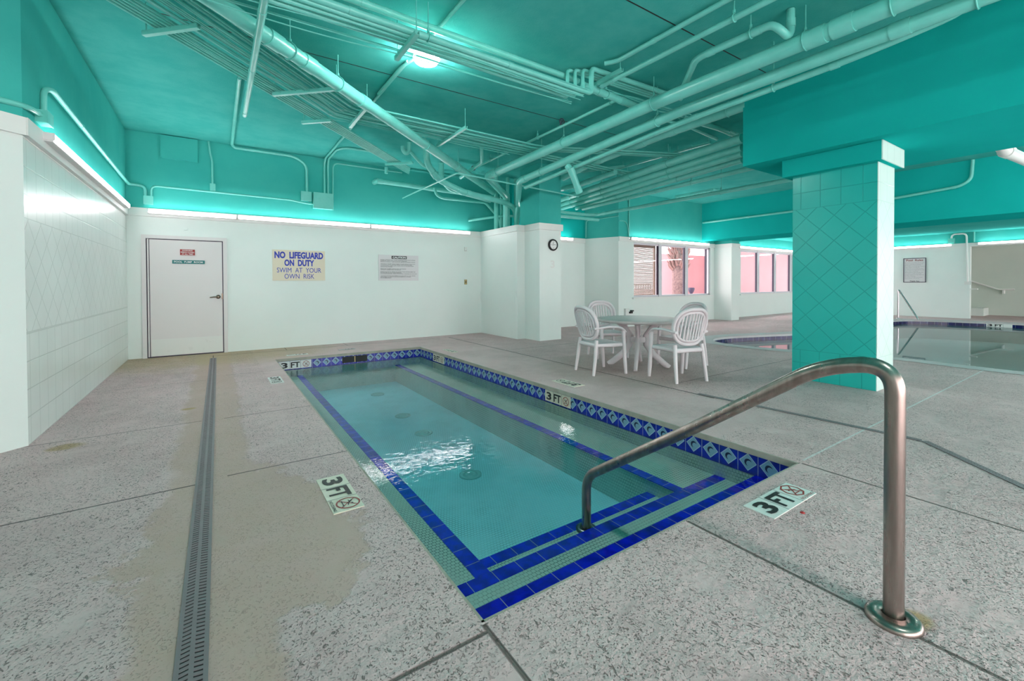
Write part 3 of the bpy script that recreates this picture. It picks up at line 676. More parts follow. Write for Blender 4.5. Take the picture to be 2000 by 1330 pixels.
pk.build('trunk', 'bark', pt)
bt = MB()
for k in range(150):
    z_ = 1.75+random.random()*1.7; a_ = random.random()*2*PI; r_ = .26
    p = Vector((15.58+r_*math.cos(a_), 11+r_*math.sin(a_), z_)); o_ = Vector((math.cos(a_), math.sin(a_), .9)).normalized()
    bt.tube([p, p+o_*.16, p+o_*.26+Vector((0, 0, .05))], [.045, .035, .012], 5)
b_ = bt.build('leaf_boots', 'frond', pt); b_['kind'] = 'stuff'
lv = MB()
for k in range(26):
    a_ = random.random()*2*PI; q = []
    for i in range(6): t = i/5; q.append((15.5+math.cos(a_)*t*1.3, 11+math.sin(a_)*t*1.3, 3.6+.8*t-1.2*t*t))
    lv.tube(q, [.05, .09, .12, .1, .07, .01], 4, flat=.15)
b_ = lv.build('fronds', 'frond', pt); b_['kind'] = 'stuff'
fe = empty('garden_fence', (16.5, 15, 0), 'white picket rail fence outside behind the palm', 'fence')
MB().box(17.3, 18.9, 15, 15.04, 1.15, 1.2).box(17.3, 18.9, 15, 15.04, .15, .2).build('rail', 'trim', fe)
for k in range(9): MB().box(17.35+k*.19, 17.39+k*.19, 15, 15.04, -.06, 1.2).build('picket', 'trim', fe)
for (x, y, lb) in ((14.35, 9.6, 'small dark garden lamp behind the window left of the palm trunk'), (19.0, 10.9, 'small dark goblet-shaped lamp behind the right window pane')):
    gl = empty('garden_lamp', (x, y, 0), lb, 'lamp')
    MB().tube([(x, y, 0), (x, y, .85)], .02, 8).build('post', 'lamp_dark', gl)
    MB().lathe([(.03, .82), (.09, .92), (.12, 1.02), (.10, 1.06)], (x, y, 0), 14).build('head', 'lamp_dark', gl)
tag(MB().box(18, 26.9, 13.2, 13.9, -.06, .62).build('planter', 'lamp_dark', None), 'low dark planting strip outside below the window sill line', 'planter')
# ------------------------------------------------------------------ square column
co_ = empty('column', (6.49, 2.25, 0), 'square teal tiled column with stepped capital standing between the pools', 'column')
cb = MB()
cb.quad((6.23, 1.82, 0), (6.23, 2.70, 0), (6.23, 2.70, 2.62), (6.23, 1.82, 2.62)); cb.quad((6.23, 2.70, 0), (6.76, 2.70, 0), (6.76, 2.70, 2.62), (6.23, 2.70, 2.62))
cb.box(6.24, 6.75, 1.83, 2.69, .0, 2.61)
cb.build('shaft', 'tile_teal', co_)
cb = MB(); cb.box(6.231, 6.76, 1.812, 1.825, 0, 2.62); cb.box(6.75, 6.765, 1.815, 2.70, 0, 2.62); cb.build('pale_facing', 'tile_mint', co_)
MB().box(6.14, 6.86, 1.76, 2.79, 2.61, 2.826).build('capital', 'teal_deep', co_)
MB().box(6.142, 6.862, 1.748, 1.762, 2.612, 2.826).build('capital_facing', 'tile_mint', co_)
# ------------------------------------------------------------------ lights
def strip_light(name, label, p0, p1, N_, joints=(), group=None):
    """batten light with diffuser; N_ points off the wall"""
    p0 = Vector(p0); p1 = Vector(p1); N_ = Vector(N_); t = (p1-p0).normalized(); Lh = (p1-p0).length/2; cc = (p0+p1)/2
    o = empty(name, cc, label, 'light', group)
    MB().obox(cc+N_*.028-Vector((0, 0, .034)), t, N_, (0, 0, 1), Lh, .03, .008).build('housing', 'housing', o)
    MB().obox(cc+N_*.034, t, N_, (0, 0, 1), Lh-.01, .032, .024).build('diffuser', 'tube', o)
    MB().obox(cc+N_*.016+Vector((0, 0, .029)), t, N_, (0, 0, 1), Lh, .017, .004).build('top_reflector', 'housing', o)
    for e_ in (-1, 1): MB().obox(cc+N_*.034+t*e_*Lh, t, N_, (0, 0, 1), .008, .034, .03).build('end_cap', 'housing', o)
    return o
G = 'fluorescent batten lights along the walls'
yb = YB-T
strip_light('strip_light', 'left third of the glowing strip light row on the back wall, above the door', (-.93, yb, 2.485), (.33, yb, 2.485), (0, -1, 0))
strip_light('strip_light', 'middle strip light of the back wall row, above the NO LIFEGUARD sign', (.35, yb, 2.485), (2.76, yb, 2.485), (0, -1, 0))
strip_light('strip_light', 'right third of the back wall strip light row, above the CAUTION notice', (2.78, yb, 2.485), (5.19, yb, 2.485), (0, -1, 0))
strip_light('strip_light', 'near strip light on top of the white tiled left wall', (XL+T, 5.26, 2.50), (XL+T, 7.2, 2.50), (1, 0, 0))
strip_light('strip_light', 'far strip light on top of the white tiled left wall, reaching the corner', (XL+T, 7.22, 2.50), (XL+T, 9.2, 2.50), (1, 0, 0))
strip_light('strip_light', 'short strip light on the wall just right of the clock pillar', (6.6, 9.43, 2.49), (8.42, 9.43, 2.49), (0, -1, 0))
strip_light('strip_light', 'strip light above the window with the blind and the palm', (9.72, 8.44, 2.50), (13.5, 8.44, 2.50), (0, -1, 0))
strip_light('strip_light', 'strip light above the far windows beside the teal column', (15.4, 8.44, 2.50), (19.7, 8.44, 2.50), (0, -1, 0))
strip_light('strip_light', 'strip light on the right wall above the framed pool rules', (XR-T, 4.05, 2.50), (XR-T, 7.6, 2.50), (-1, 0, 0))
strip_light('strip_light', 'strip light on the right wall above the recessed ramp', (XR-T, -.8, 2.50), (XR-T, 3.42, 2.50), (-1, 0, 0))
rl = empty('ceiling_lamp', (1.95, 4.56, ZC), 'glowing round jar lamp on the teal ceiling', 'lamp')
MB().lathe([(.09, ZC), (.09, 3.79)], (1.95, 4.56, 0), 24).build('base', 'teal_conduit', rl)
MB().lathe([(.11, 3.79), (.14, 3.765), (.145, 3.72), (.12, 3.685), (.06, 3.665), (.002, 3.66)], (1.95, 4.56, 0), 28).build('globe', 'lamp', rl)
for k, (x, y) in enumerate(((1.95, -.8), (10.5, 1.0), (10.5, -3))):  # extra lamps out of view, added only to fill the room with light
    zc = ZC if x < 14 else 2.9
    q = empty('ceiling_lamp', (x, y, zc), ('unseen round fill lamp added behind the viewpoint over the deck', 'round fill lamp added over the near edge of the large pool', 'unseen round fill lamp added over the near end of the large pool', 'round lamp on the low ceiling over the far side of the large pool')[k], 'lamp')
    MB().lathe([(.09, zc), (.09, zc-.03)], (x, y, 0), 20).build('base', 'teal_conduit', q)
    MB().lathe([(.11, zc-.03), (.145, zc-.06), (.145, zc-.1), (.06, zc-.15), (.002, zc-.155)], (x, y, 0), 20).build('globe', 'lamp', q)
# ------------------------------------------------------------------ pipes
def pipe(name, label, cat, pts, r, bend=.12, coup=(), hang=(), m='teal_pipe', group=None, seg=14):
    P = fillet(pts, bend, 6) if len(pts) > 2 else [Vector(p) for p in pts]
    L0 = Vector(pts[0])
    if not coup and not hang:
        o = MB().tube(P, r, seg).build(name, m, None, tuple(L0)); return tag(o, label, cat, group)
    o = empty(name, L0, label, cat, group)
    MB().tube(P, r, seg).build('pipe_run', m, o)
    V = [Vector(p) for p in pts]
    def at(i, t): return V[i].lerp(V[i+1], t), (V[i+1]-V[i]).normalized()
    for i, t in coup:
        p, d = at(i, t); MB().tube([p-d*r*1.1, p+d*r*1.1], r*1.12, seg).build('coupling', m, o)
    for i, t in hang:
        p, d = at(i, t); h = MB()
        side = d.cross(Vector((0, 0, 1))).normalized(); loop = []
        for k in range(17):
            a_ = 2*PI*k/16; loop.append(p+side*math.sin(a_)*(r+.006)+Vector((0, 0, 1))*(math.cos(a_)*(r+.006) + (.03 if k in (0, 16) else 0)))
        h.tube(loop, .007, 5); top = ZC if p.x < 14 else 2.9
        h.tube([(p.x, p.y, p.z+r+.03), (p.x, p.y, top)], .006, 6); h.tube([(p.x, p.y, p.z+r+.02), (p.x, p.y, p.z+r+.05)], .014, 6)
        h.build('hanger', 'teal_conduit', o)
    return o
PC = 'pipe'
pipe('drain_pipe', 'thick teal pipe running diagonally under the ceiling from top left to the pillar', PC, [(-1.6, 2.85, 3.50), (.98, 5.04, 3.49), (5.55, 9.02, 3.44)], .072, .3, [(0, .80), (0, .93), (1, .12), (1, .62)], [(0, .86), (1, .04), (1, .40), (1, .63)])
pipe('drain_pipe', 'thick teal pipe running to the far corner, upper left of the parallel pair', PC, [(4.60, -4.9, 3.50), (4.55, 3.57, 3.48), (4.57, 7.65, 3.41), (5.75, 8.75, 3.30), (5.80, 8.85, 2.5)], .076, .12, [(0, .765), (0, .79), (1, .95)], [(0, .725), (0, .80), (1, .0), (1, .42), (1, .9)])
pipe('drain_pipe', 'thick teal pipe beside it, lower right of the parallel pair', PC, [(4.84, -4.9, 3.42), (4.82, 3.37, 3.38), (4.84, 6.92, 3.20), (5.95, 8.55, 3.1), (6.02, 8.75, 2.5)], .062, .12, [(0, .66), (0, .745), (1, .95)], [(0, .69), (1, .1), (1, .8)])
pipe('water_pipe', 'thinner teal pipe along the lower right of the thick pair, curving away at the beam', PC, [(4.78, .55, 3.80), (4.97, .80, 3.42), (4.96, 1.6, 3.34), (4.96, 3.46, 3.30), (4.97, 6.9, 3.09)], .034, .4, [(2, .1), (2, .9), (3, .3)], [(2, .4)])
pipe('drain_pipe', 'teal pipe close under the ceiling beyond the thick pair, disappearing behind the beam', PC, [(6.03, 3.20, 3.66), (6.08, 4.54, 3.66), (6.30, 6.6, 3.64), (6.35, 7.4, 3.55)], .062, .1, [(0, .9), (1, .25), (1, .8)], [(1, .45), (1, .95), (0, .2)])
pipe('drain_stub', 'bright slanted pipe stub dropping from the thick pair', PC, [(4.86, 5.55, 3.20), (4.90, 5.50, 3.12), (5.10, 5.53, 2.80)], [.055]*15 if False else .055, .04, [(1, .05), (1, .92)])
pipe('sprinkler_pipe', 'slim teal sprinkler pipe running over the middle of the room below the ceiling', PC, [(4.59, 8.31, 3.70), (4.55, 6.73, 3.70), (4.48, 4.04, 3.70)], .021, .1, [(1, .97)], [(0, .5), (1, .30), (1, .93)])
pipe('sprinkler_pipe', 'slim hung pipe, lower of the two right of the wire bundle', PC, [(3.95, 3.88, 3.66), (3.95, -4.9, 3.66)], .027, .1, [(0, .02), (0, .255)], [(0, .19), (0, .24)])
pipe('sprinkler_pipe', 'slim pipe flat against the ceiling, upper of the two right of the wire bundle', PC, [(3.74, 3.62, 3.775), (3.82, 3.50, 3.775), (3.82, -4.9, 3.775)], .025, .1, [(1, .06)], [])
pipe('header_pipe', 'short thick cross pipe with clamps where the slim sprinkler pipes end', PC, [(3.74, 3.98, 3.66), (4.95, 4.03, 3.64)], .045, .1, [(0, .12), (0, .25), (0, .60)], [(0, .35)])
pipe('trap_pipe', 'teal drain pipe with a curled trap hanging right of the top centre', PC, [(4.80, 3.34, 3.62), (4.29, 2.83, 3.63), (4.26, 2.72, 3.63), (4.30, 2.05, 3.64), (4.34, 1.98, 3.56), (4.44, 1.98, 3.54), (4.51, 1.98, 3.60), (4.51, 1.98, 3.81)], .036, .07, [(0, .1), (2, .12), (2, .8), (6, .4)], [(2, .72)])
pipe('conduit', 'pale conduit along the ceiling right of the round lamp, beside the wire bundle', PC, [(-3.5, 3.86, 3.70), (.98, 3.96, 3.72), (3.72, 4.04, 3.73)], .032, .1, [(1, .05)], [])
pipe('conduit', 'large conduit of the wire bundle passing the round lamp', PC, [(-3.5, 3.62, 3.50), (.66, 3.76, 3.50), (3.70, 3.80, 3.49), (3.70, 3.79, 3.775), (5.3, 3.70, 3.76)], .030, .05, [(1, .10), (1, .30), (1, .62)], [(1, .32)])
for k in range(3):
    x_ = 3.63-.075*k
    pipe('conduit', ('second riser conduit of the wire bundle, next to the outermost', 'third riser conduit of the wire bundle', 'innermost riser conduit of the wire bundle')[k], PC, [(-3.5, 3.70+.05*k, 3.48-.02*k), (x_, 3.86+.05*k, 3.47-.01*k), (x_, 3.87+.05*k, 3.775), (5.2, 3.80+.05*k, 3.77)], .021, .05)
for k in range(9):
    pts = []; ph = random.random()*6; off = random.uniform(0, .34); zz = random.uniform(3.42, 3.52)
    for i in range(16):
        t = i/15; pts.append((-1.8+5.4*t, 3.84+off+.03*math.sin(ph+t*9)-.08*t, zz-.02*abs(math.sin(t*9+ph))))
    tag(MB().tube(fillet(pts, .2, 3), .006, 6).build('cable', 'teal_conduit', None, pts[0]), 'thin painted cable sagging in the bundle beside the round lamp', 'cable', 'cables beside the round lamp')
for k in range(7):
    pts = []; ph = random.random()*6; off = random.uniform(0, .3)
    for i in range(8):
        t = i/7; pts.append((3.75+2.0*t, 3.95+off+.03*math.sin(ph+t*5)-.1*t, 3.70-.03*abs(math.sin(t*5+ph))))
    tag(MB().tube(fillet(pts, .2, 3), .006, 6).build('cable', 'teal_conduit', None, pts[0]), 'thin cable sagging in the bundle right of the riser conduits', 'cable', 'cables right of the risers')
# diagonal conduit racks
S = 1/math.sqrt(2)
for k in range(6):
    d_ = 5.60-.062*k
    pipe('conduit', 'slim conduit in the leftmost diagonal group that runs to the back wall', PC, [(-2.6, -2.6+d_-.05, 3.60), (-.6, -.6+d_, 3.60), (3.45-.03*k, 3.45-.03*k+d_, 3.60)], .014, .2, group='leftmost diagonal conduits', m='teal_conduit', seg=8)
for k in range(12):
    d_ = (5.13-.068*k) - (.06 if k > 3 else 0); yb_ = 6.52-.058*k
    endx = 7.6 if k < 6 else 4.6; zr = 3.58+(.012, -.014, .004, -.006)[k % 4]
    pts = [(-2.6, -2.6+d_, zr), (yb_-d_, yb_, zr), (endx, yb_+.05, zr)]
    if k >= 6: pts += [(7.2, yb_-1.1, zr)]
    pipe('conduit', 'slim conduit of the wide rack ' + ('that turns once and runs straight past the pillar' if k < 6 else 'that turns twice toward the right beam'), PC, pts, .013 if k % 3 else .018, .12, group='wide rack conduits, ' + ('far set' if k < 6 else 'near set'), m='teal_conduit', seg=8)
for k in range(5):
    ph = random.random()*6; d_ = 4.45+random.random()*1.1; yb_ = 5.9+(d_-4.45)*.7; pts = []
    for i in range(14):
        t = i/13; x_ = -1.6+(yb_-d_+1.6)*t; pts.append((x_, x_+d_+.03*math.sin(t*11+ph), 3.55-.02*abs(math.sin(9*t+ph))))
    for i in range(1, 8): pts.append((yb_-d_+i*.45, yb_+.04*math.sin(i+ph), 3.55-.02*abs(math.sin(i*1.3+ph))))
    tag(MB().tube(pts, .006, 5).build('cable', 'teal_conduit', None, pts[0]), 'thin cable lying loosely along the diagonal conduit rack', 'cable', 'cables on the diagonal rack')
def strut(a, b, label, rods=True):
    a = Vector(a); b = Vector(b); t = (b-a).normalized(); n_ = t.cross(Vector((0, 0, 1)))
    o = empty('support_strut', (a+b)/2, label, 'bracket')
    L_ = (b-a).length/2; m_ = MB(); cc = (a+b)/2
    m_.obox(cc+Vector((0, 0, -.018)), t, n_, (0, 0, 1), L_, .02, .003); m_.obox(cc+n_*.018, t, n_, (0, 0, 1), L_, .003, .02); m_.obox(cc-n_*.018, t, n_, (0, 0, 1), L_, .003, .02)
    m_.build('channel', 'teal_pipe', o)
    if rods:
        for p in (a+t*.03, b-t*.03): MB().tube([p, (p.x, p.y, ZC)], .005, 6).build('rod', 'teal_conduit', o)
strut((-.52, 5.22, 3.535), (-.10, 4.80, 3.535), 'support strut under the leftmost diagonal conduits near the top edge')
strut((.60, 6.02, 3.535), (1.22, 5.42, 3.535), 'support strut across the diagonal conduit rack left of the thick pipe')
strut((1.05, 6.92, 3.56), (1.38, 6.60, 3.56), 'short support strut under the leftmost conduits above the door wall')
strut((1.64, 6.62, 3.53), (1.64, 5.72, 3.53), 'support strut crossing the conduits just past their bend')
strut((1.47, 4.16, 3.42), (1.47, 3.62, 3.42), 'support strut with dark open end beside the round lamp')
strut((3.07, 6.75, 3.53), (3.06, 5.72, 3.53), 'support strut under the conduits right of the thick diagonal pipe')
strut((3.92, 4.05, 3.70), (3.90, 3.50, 3.70), 'short support strut right beside the riser conduits')
strut((2.75, 8.45, 3.56), (3.15, 8.05, 3.56), 'small strut at the back wall end of the leftmost conduits')
pipe('drain_pipe', 'pale pipe crossing above the thick diagonal pipe at the top left', PC, [(.33, 2.2, 3.42), (.33, 6.62, 3.42)], .030, .1, [(0, .42), (0, .68), (0, .98)], [])
cw = 'teal_conduit'
pipe('wall_conduit', 'conduit running along the top of the back wall and down to the medium junction box', PC, [(.27, 6.40, 3.795), (.27, 9.50, 3.79), (.31, 9.585, 3.76), (1.30, 9.585, 3.76), (1.53, 9.585, 3.62), (1.53, 9.585, 3.08)], .024, .12, [(0, .55)], [])
pipe('wall_conduit', 'conduit dropping from the round lamp line to the large junction box, left of the pair', PC, [(1.85, 4.86, 3.795), (1.87, 9.50, 3.79), (1.86, 9.585, 3.70), (1.86, 9.585, 3.07)], .018, .1)
pipe('wall_conduit', 'conduit dropping to the large junction box, right of the pair', PC, [(2.75, 8.55, 3.795), (2.05, 8.58, 3.795), (1.93, 8.80, 3.795), (1.93, 9.50, 3.78), (1.93, 9.585, 3.68), (1.93, 9.585, 3.07)], .018, .1)
pipe('wall_conduit', 'thin conduit looping up right of the large junction box and along the wall top', PC, [(2.02, 9.59, 2.77), (2.03, 9.59, 3.74), (3.5, 9.59, 3.74)], .014, .12)
pipe('wall_conduit', 'thin conduit rising from the box over the door to the ceiling', PC, [(-.08, 9.59, 3.81), (-.06, 9.59, 3.60), (-.03, 9.59, 3.46), (-.03, 9.59, 3.04)], .015, .05)
pipe('wall_conduit', 'long conduit along the back wall between the small corner box and the large junction box', PC, [(-.89, 9.585, 2.72), (-.89, 9.585, 2.92), (1.25, 9.585, 2.895), (1.45, 9.585, 2.86), (1.66, 9.585, 2.85)], .016, .12)
pipe('wall_conduit', 'conduit sloping down the left wall from its elbow to the corner box', PC, [(XL+.02, 5.34, 2.66), (XL+.02, 5.36, 2.92), (XL+.05, 5.46, 2.955), (XL+.05, 9.50, 2.90), (-1.1, 9.58, 2.915), (-.97, 9.58, 2.89), (-.965, 9.58, 2.72)], .022, .06, [(2, .25), (2, .6)], [])
pipe('wall_conduit', 'conduit wrapping the near left corner above the white trim', PC, [(px+.1, py+.05, 2.60), (XL-.30, 4.66, 2.61), (XL+.02, 4.93, 2.63), (XL+.03, 5.20, 2.66)], .022, .1)
def jbox(x0, x1, y0, y1, z0, z1, label):
    o = empty('junction_box', ((x0+x1)/2, (y0+y1)/2, z0), label, 'box'); MB().box(x0, x1, y0, y1, z0, z1).build('housing', 'teal_pipe', o)
    if y0 > 9: MB().box(x0-.004, x1+.004, y0-.006, y0, z0-.004, z1+.004).build('cover', 'teal_pipe', o)
    else: MB().box(x1, x1+.006, y0-.004, y1+.004, z0-.004, z1+.004).build('cover', 'teal_pipe', o)
jbox(-.985, -.865, 9.55, YB, 2.60, 2.735, 'small teal junction box in the corner above the left end of the back wall lights')
jbox(-.065, .01, 9.55, YB, 2.93, 3.05, 'small teal junction box above the door')
jbox(1.42, 1.60, 9.53, YB, 2.90, 3.08, 'medium teal junction box left of the large one on the back wall')
jbox(1.64, 2.00, 9.50, YB, 2.77, 3.08, 'large square teal junction box on the back wall')
jbox(XL, XL+.07, 5.20, 5.36, 2.60, 2.70, 'teal junction box at the near end of the left wall light')
pipe('drain_pipe', 'teal pipe running level along the back wall into the far corner', PC, [(2.88, YB, 3.45), (2.88, 9.45, 3.45), (6.2, 9.45, 3.40)], .052, .08, [(1, .02), (1, .38)])
pipe('drain_pipe', 'curled drain pipe dropping from the ceiling and sweeping to the corner', PC, [(3.30, 7.72, 3.81), (3.30, 7.76, 3.52), (3.60, 7.9, 3.27), (4.20, 8.0, 3.11), (5.50, 8.45, 3.10), (5.95, 8.7, 3.05), (6.12, 8.8, 2.5)], .060, .16, [(1, .7), (2, .9), (3, .1)], [])
pipe('trap_pipe', 'small drain pipe with a u-shaped trap left of the curled drain', PC, [(2.93, 7.66, 3.81), (2.93, 7.68, 3.64), (2.87, 7.68, 3.60), (2.82, 7.68, 3.66), (2.82, 7.68, 3.72)], .038, .05)
pipe('drain_pipe', 'short pipe joining the small trap to the curled drain', PC, [(2.96, 7.7, 3.66), (3.25, 7.85, 3.50), (3.62, 7.95, 3.40)], .028, .05)
pipe('drain_pipe', 'short thick pipe dropping from the ceiling behind the curled drain', PC, [(4.0, 8.6, 3.81), (4.0, 8.6, 3.45), (4.25, 8.7, 3.3), (5.4, 8.9, 3.2)], .055, .08, [(0, .5)])
pipe('water_pipe', 'pipe bending under the level pipes and down behind the jutting wall', PC, [(4.15, 9.3, 3.42), (4.20, 9.3, 3.27), (4.34, 9.3, 3.21), (5.5, 9.3, 3.22), (5.9, 9.3, 2.86), (5.97, 9.3, 2.5)], .030, .06)
pipe('water_pipe', 'short slanting pipe just above the end of the back wall light', PC, [(5.20, YB, 2.80), (5.78, 9.0, 2.88), (6.3, 9.0, 2.92)], .030, .06)
pipe('drain_pipe', 'pipe elbow left of the thick pair, dropping and turning toward the corner', PC, [(3.95, 6.80, 3.81), (3.97, 6.85, 3.66), (4.30, 7.4, 3.60), (4.35, 8.4, 3.5)], .035, .08)
for k, (x_, y_, r_, lb) in enumerate(((5.62, 9.0, .050, 'leftmost'), (5.80, 9.05, .035, 'second'), (5.92, 8.95, .040, 'third'), (6.02, 9.05, .025, 'thinnest'), (6.16, 8.95, .045, 'rightmost'))):
    pipe('riser_pipe', lb+' vertical pipe rising behind the jutting white wall left of the pillar', PC, [(x_, y_, 2.45), (x_, y_, 3.45 if k % 2 else ZC)], r_, .1)
pipe('thin_rod', 'thin pipe coming off the back wall then crossing in front of the clock pillar', PC, [(3.52, YB, 3.18), (3.49, 6.87, 3.16), (6.7, 7.27, 3.16)], .014, .06)
pipe('sprinkler_pipe', 'low pipe running right of the pillar toward the beam under all others', PC, [(6.45, 8.55, 3.05), (8.05, 8.56, 3.05), (8.37, 8.40, 3.05), (8.39, -4.9, 3.05)], .042, .08, [(0, .9), (2, .02)], [(2, .26)])
pipe('sprinkler_pipe', 'short thick pipe under it, ending at the corner right of the pillar', PC, [(6.45, 8.58, 2.95), (8.6, 8.56, 2.95)], .042, .08, [(0, .3)], [])
for k, (a_, b_, r_, lb) in enumerate((((7.60, 9.05, 3.45), (6.744, 3.64, 3.47), .070, 'topmost thick pipe of the group right of the pillar'), ((7.75, 9.2, 3.35), (6.879, 3.713, 3.36), .062, 'second thick pipe of the group right of the pillar'),
        ((7.75, 9.1, 3.25), (6.894, 3.72, 3.27), .050, 'third pipe of the group right of the pillar'), ((7.84, 8.6, 3.19), (7.0, 3.78, 3.20), .045, 'fourth pipe of the group right of the pillar'), ((7.69, 8.2, 3.11), (7.28, 3.68, 3.12), .040, 'lowest pipe of the group right of the pillar'))):
    pipe('drain_pipe', lb, PC, [a_, b_], r_, .1, [(0, .1), (0, .52)], [(0, .35), (0, .72)])
pipe('drain_pipe', 'short pipe meeting the slanted stub right of the pillar top', PC, [(6.96, 8.2, 3.52), (6.93, 7.5, 3.5), (6.82, 6.3, 3.52)], .055, .1, [(1, .3)])
pipe('drain_pipe', 'pipe close to the ceiling ending in clamps beside the beam', PC, [(5.9, 4.05, 3.72), (6.67, 4.01, 3.72), (7.9, 4.03, 3.70)], .040, .1, [(1, .3), (1, .45), (1, .6)])
pipe('conduit', 'thin pipe below it ending near the beam', PC, [(5.6, 4.3, 3.74), (6.31, 4.27, 3.74), (7.25, 4.36, 3.74)], .024, .1)
strut((7.25, 6.95, 3.72), (7.27, 4.5, 3.72), 'long strut hung below the ceiling above the pipe group', True)
strut((6.6, 7.6, 3.72), (7.2, 6.4, 3.72), 'short strut beside the slanted stub', True)
pipe('wall_conduit', 'thin conduit along the side wall right of the pillar dropping to the short light', PC, [(8.94, 9.40, 2.56), (8.94, 9.38, 3.05), (9.28, 8.46, 3.10)], .012, .08)
pipe('wall_conduit', 'cable drooping beside the vertical pipe down to the window light', PC, [(9.32, 8.46, 2.97), (9.52, 8.45, 2.98), (9.64, 8.45, 2.88), (9.70, 8.45, 2.54)], .012, .08)
pipe('wall_conduit', 'vertical conduit on the wall above the blind', PC, [(9.70, 8.45, ZC), (9.70, 8.45, 2.54)], .018, .08)
pipe('water_pipe', 'long pipe clipped to the far beam face, turning up at its right end', PC, [(13.18, 8.4, 3.19), (13.18, 3.52, 3.20), (13.18, 2.43, 3.28), (13.18, 2.27, 3.40), (13.18, 2.25, 3.80)], .030, .12, [(0, .3), (0, .55), (1, .9)], [])
pipe('drain_pipe', 'bright white pipe slanting down at the right edge behind the near beam', PC, [(8.45, 1.25, 3.20), (8.9, 1.22, 3.02), (11.2, 1.02, 3.02)], .075, .1, [(1, .05)], [], m='trim')
pipe('wall_conduit', 'pale conduit looping over the right wall light and down beside the recess', PC, [(XR-.05, 4.06, 2.60), (XR-.05, 4.06, 2.86), (XR-.05, 3.70, 2.86), (XR-.05, 3.66, 1.24)], .026, .12, [(1, .5)], [], m='trim')
pipe('wall_conduit', 'vertical conduit above the corner of the right wall recess', PC, [(XR-.04, 3.52, 2.9), (XR-.04, 3.52, 2.56)], .02, .12)
tag(MB().box(XR-.06, XR, 3.58, 3.74, 1.14, 1.26).build('wall_outlet', 'marker_white', None), 'white outlet box at the foot of the right wall conduit', 'outlet')
jbox2 = MB().box(XR-.10, XR, 3.98, 4.14, 2.56, 2.72).build('junction_box', 'teal_pipe', None); tag(jbox2, 'pale junction box at the end of the right wall strip light', 'box')
# ceiling lamp conduits
pipe('conduit', 'conduit bending from the round lamp toward the back wall rack', PC, [(1.90, 4.60, 3.79), (1.88, 4.80, 3.79), (1.83, 5.02, 3.79), (1.83, 5.9, 3.79)], .018, .1)
pipe('conduit', 'conduit leaving the round lamp toward the top edge', PC, [(1.90, 4.52, 3.79), (1.87, 4.20, 3.79), (1.866, 2.6, 3.79)], .018, .06, [(1, .1)])
pipe('fire_sprinkler', 'small sprinkler head stub under the conduit above the back wall', PC, [(2.98, 9.1, 3.55), (2.98, 9.1, 3.68)], .035, .05)
def wheel(p, label):
    o = empty('valve', p, label, 'valve'); p = Vector(p)
    MB().tube([p+Vector((.045*math.cos(2*PI*k/16), 0, .045*math.sin(2*PI*k/16))) for k in range(16)], .007, 6, closed=True).build('handwheel', 'gasket', o)
    m_ = MB(); 
    for k in range(3): a_ = PI*k/3; d_ = Vector((math.cos(a_), 0, math.sin(a_)))*.045; m_.tube([p-d_, p+d_], .004, 5)
    m_.tube([p, p-Vector((0, 0, .0))+Vector((0, .05, -.04))], .008, 6); m_.build('spoke', 'gasket', o)
wheel((4.49, 5.25, 3.76), 'dark valve handwheel above the middle of the slim sprinkler pipe'); wheel((4.50, 8.1, 3.66), 'dark valve handwheel at the far end of the slim sprinkler pipe')
# fluorescent ceiling fixture far
cf = empty('ceiling_fixture', (11.5, 7.5, ZC), 'teal louvred fixture flat on the ceiling left of the far beam', 'fixture')
MB().box(11.3, 11.75, 6.9, 8.1, ZC-.06, ZC).build('housing', 'teal_pipe', cf)
lv = MB()
for k in range(9): lv.box(11.34, 11.71, 6.98+k*.125, 7.0+k*.125, ZC-.075, ZC-.06)
lv.build('louvre', 'teal_pipe', cf)
# ------------------------------------------------------------------ handrails
hr = empty('pool_handrail', (2.06, .545, 0), 'brushed steel figure-four handrail arching from the near deck into the narrow pool', 'handrail')
P = fillet([(2.06, .545, .0), (2.06, .545, .60), (2.06, .545, .78), (2.06, .60, .90), (2.06, .76, .93), (2.06, 1.0, .745), (2.06, 1.24, .575), (2.06, 1.71, .24), (2.06, 2.04, .01), (2.06, 2.15, -.08), (2.06, 2.16, -.25), (2.06, 2.16, -.41)], .13, 8)
P = fillet([(2.06, .545, .0), (2.06, .545, .96), (2.06, 1.24, .565+.02), (2.06, 2.17, -.045), (2.06, 2.17, -.42)], .24, 14)
# tighter lower bend
P = fillet([(2.06, .545, .0), (2.06, .545, .95), (2.06, .78, .905), (2.06, 1.4, .465)], .22, 12)[:-1]+fillet([(2.06, 1.4, .465), (2.06, 2.165, -.055), (2.06, 2.165, -.42)], .10, 10)
MB().tube(P, .031, 24).build('rail_tube', 'steel', hr)
MB().lathe([(.085, .0), (.085, .012), (.075, .022), (.036, .026), (.036, .002)], (2.06, .545, 0), 32).build('base_flange', 'steel', hr)
MB().lathe([(.07, -.42), (.07, -.405), (.034, -.395), (.034, -.41)], (2.06, 2.165, 0), 28).build('foot_flange', 'steel', hr)
hr = empty('pool_handrail', (19.25, 5.13, 0), 'thin chrome triangular handrail at the far corner of the large pool', 'handrail')
MB().tube(fillet([(19.2, 5.02, -.02), (19.2, 5.02, 1.0), (19.2, 4.50, .0), (19.2, 4.47, -.35)], .09, 8), .026, 12).build('rail_tube', 'chrome', hr)
MB().lathe([(.05, 0), (.05, .02), (.02, .022)], (19.2, 5.02, 0), 16).build('base_flange', 'chrome', hr)
hr = empty('wall_handrail', (23.6, 3.5, .9), 'white sloping handrail on the wall of the recessed ramp', 'handrail')
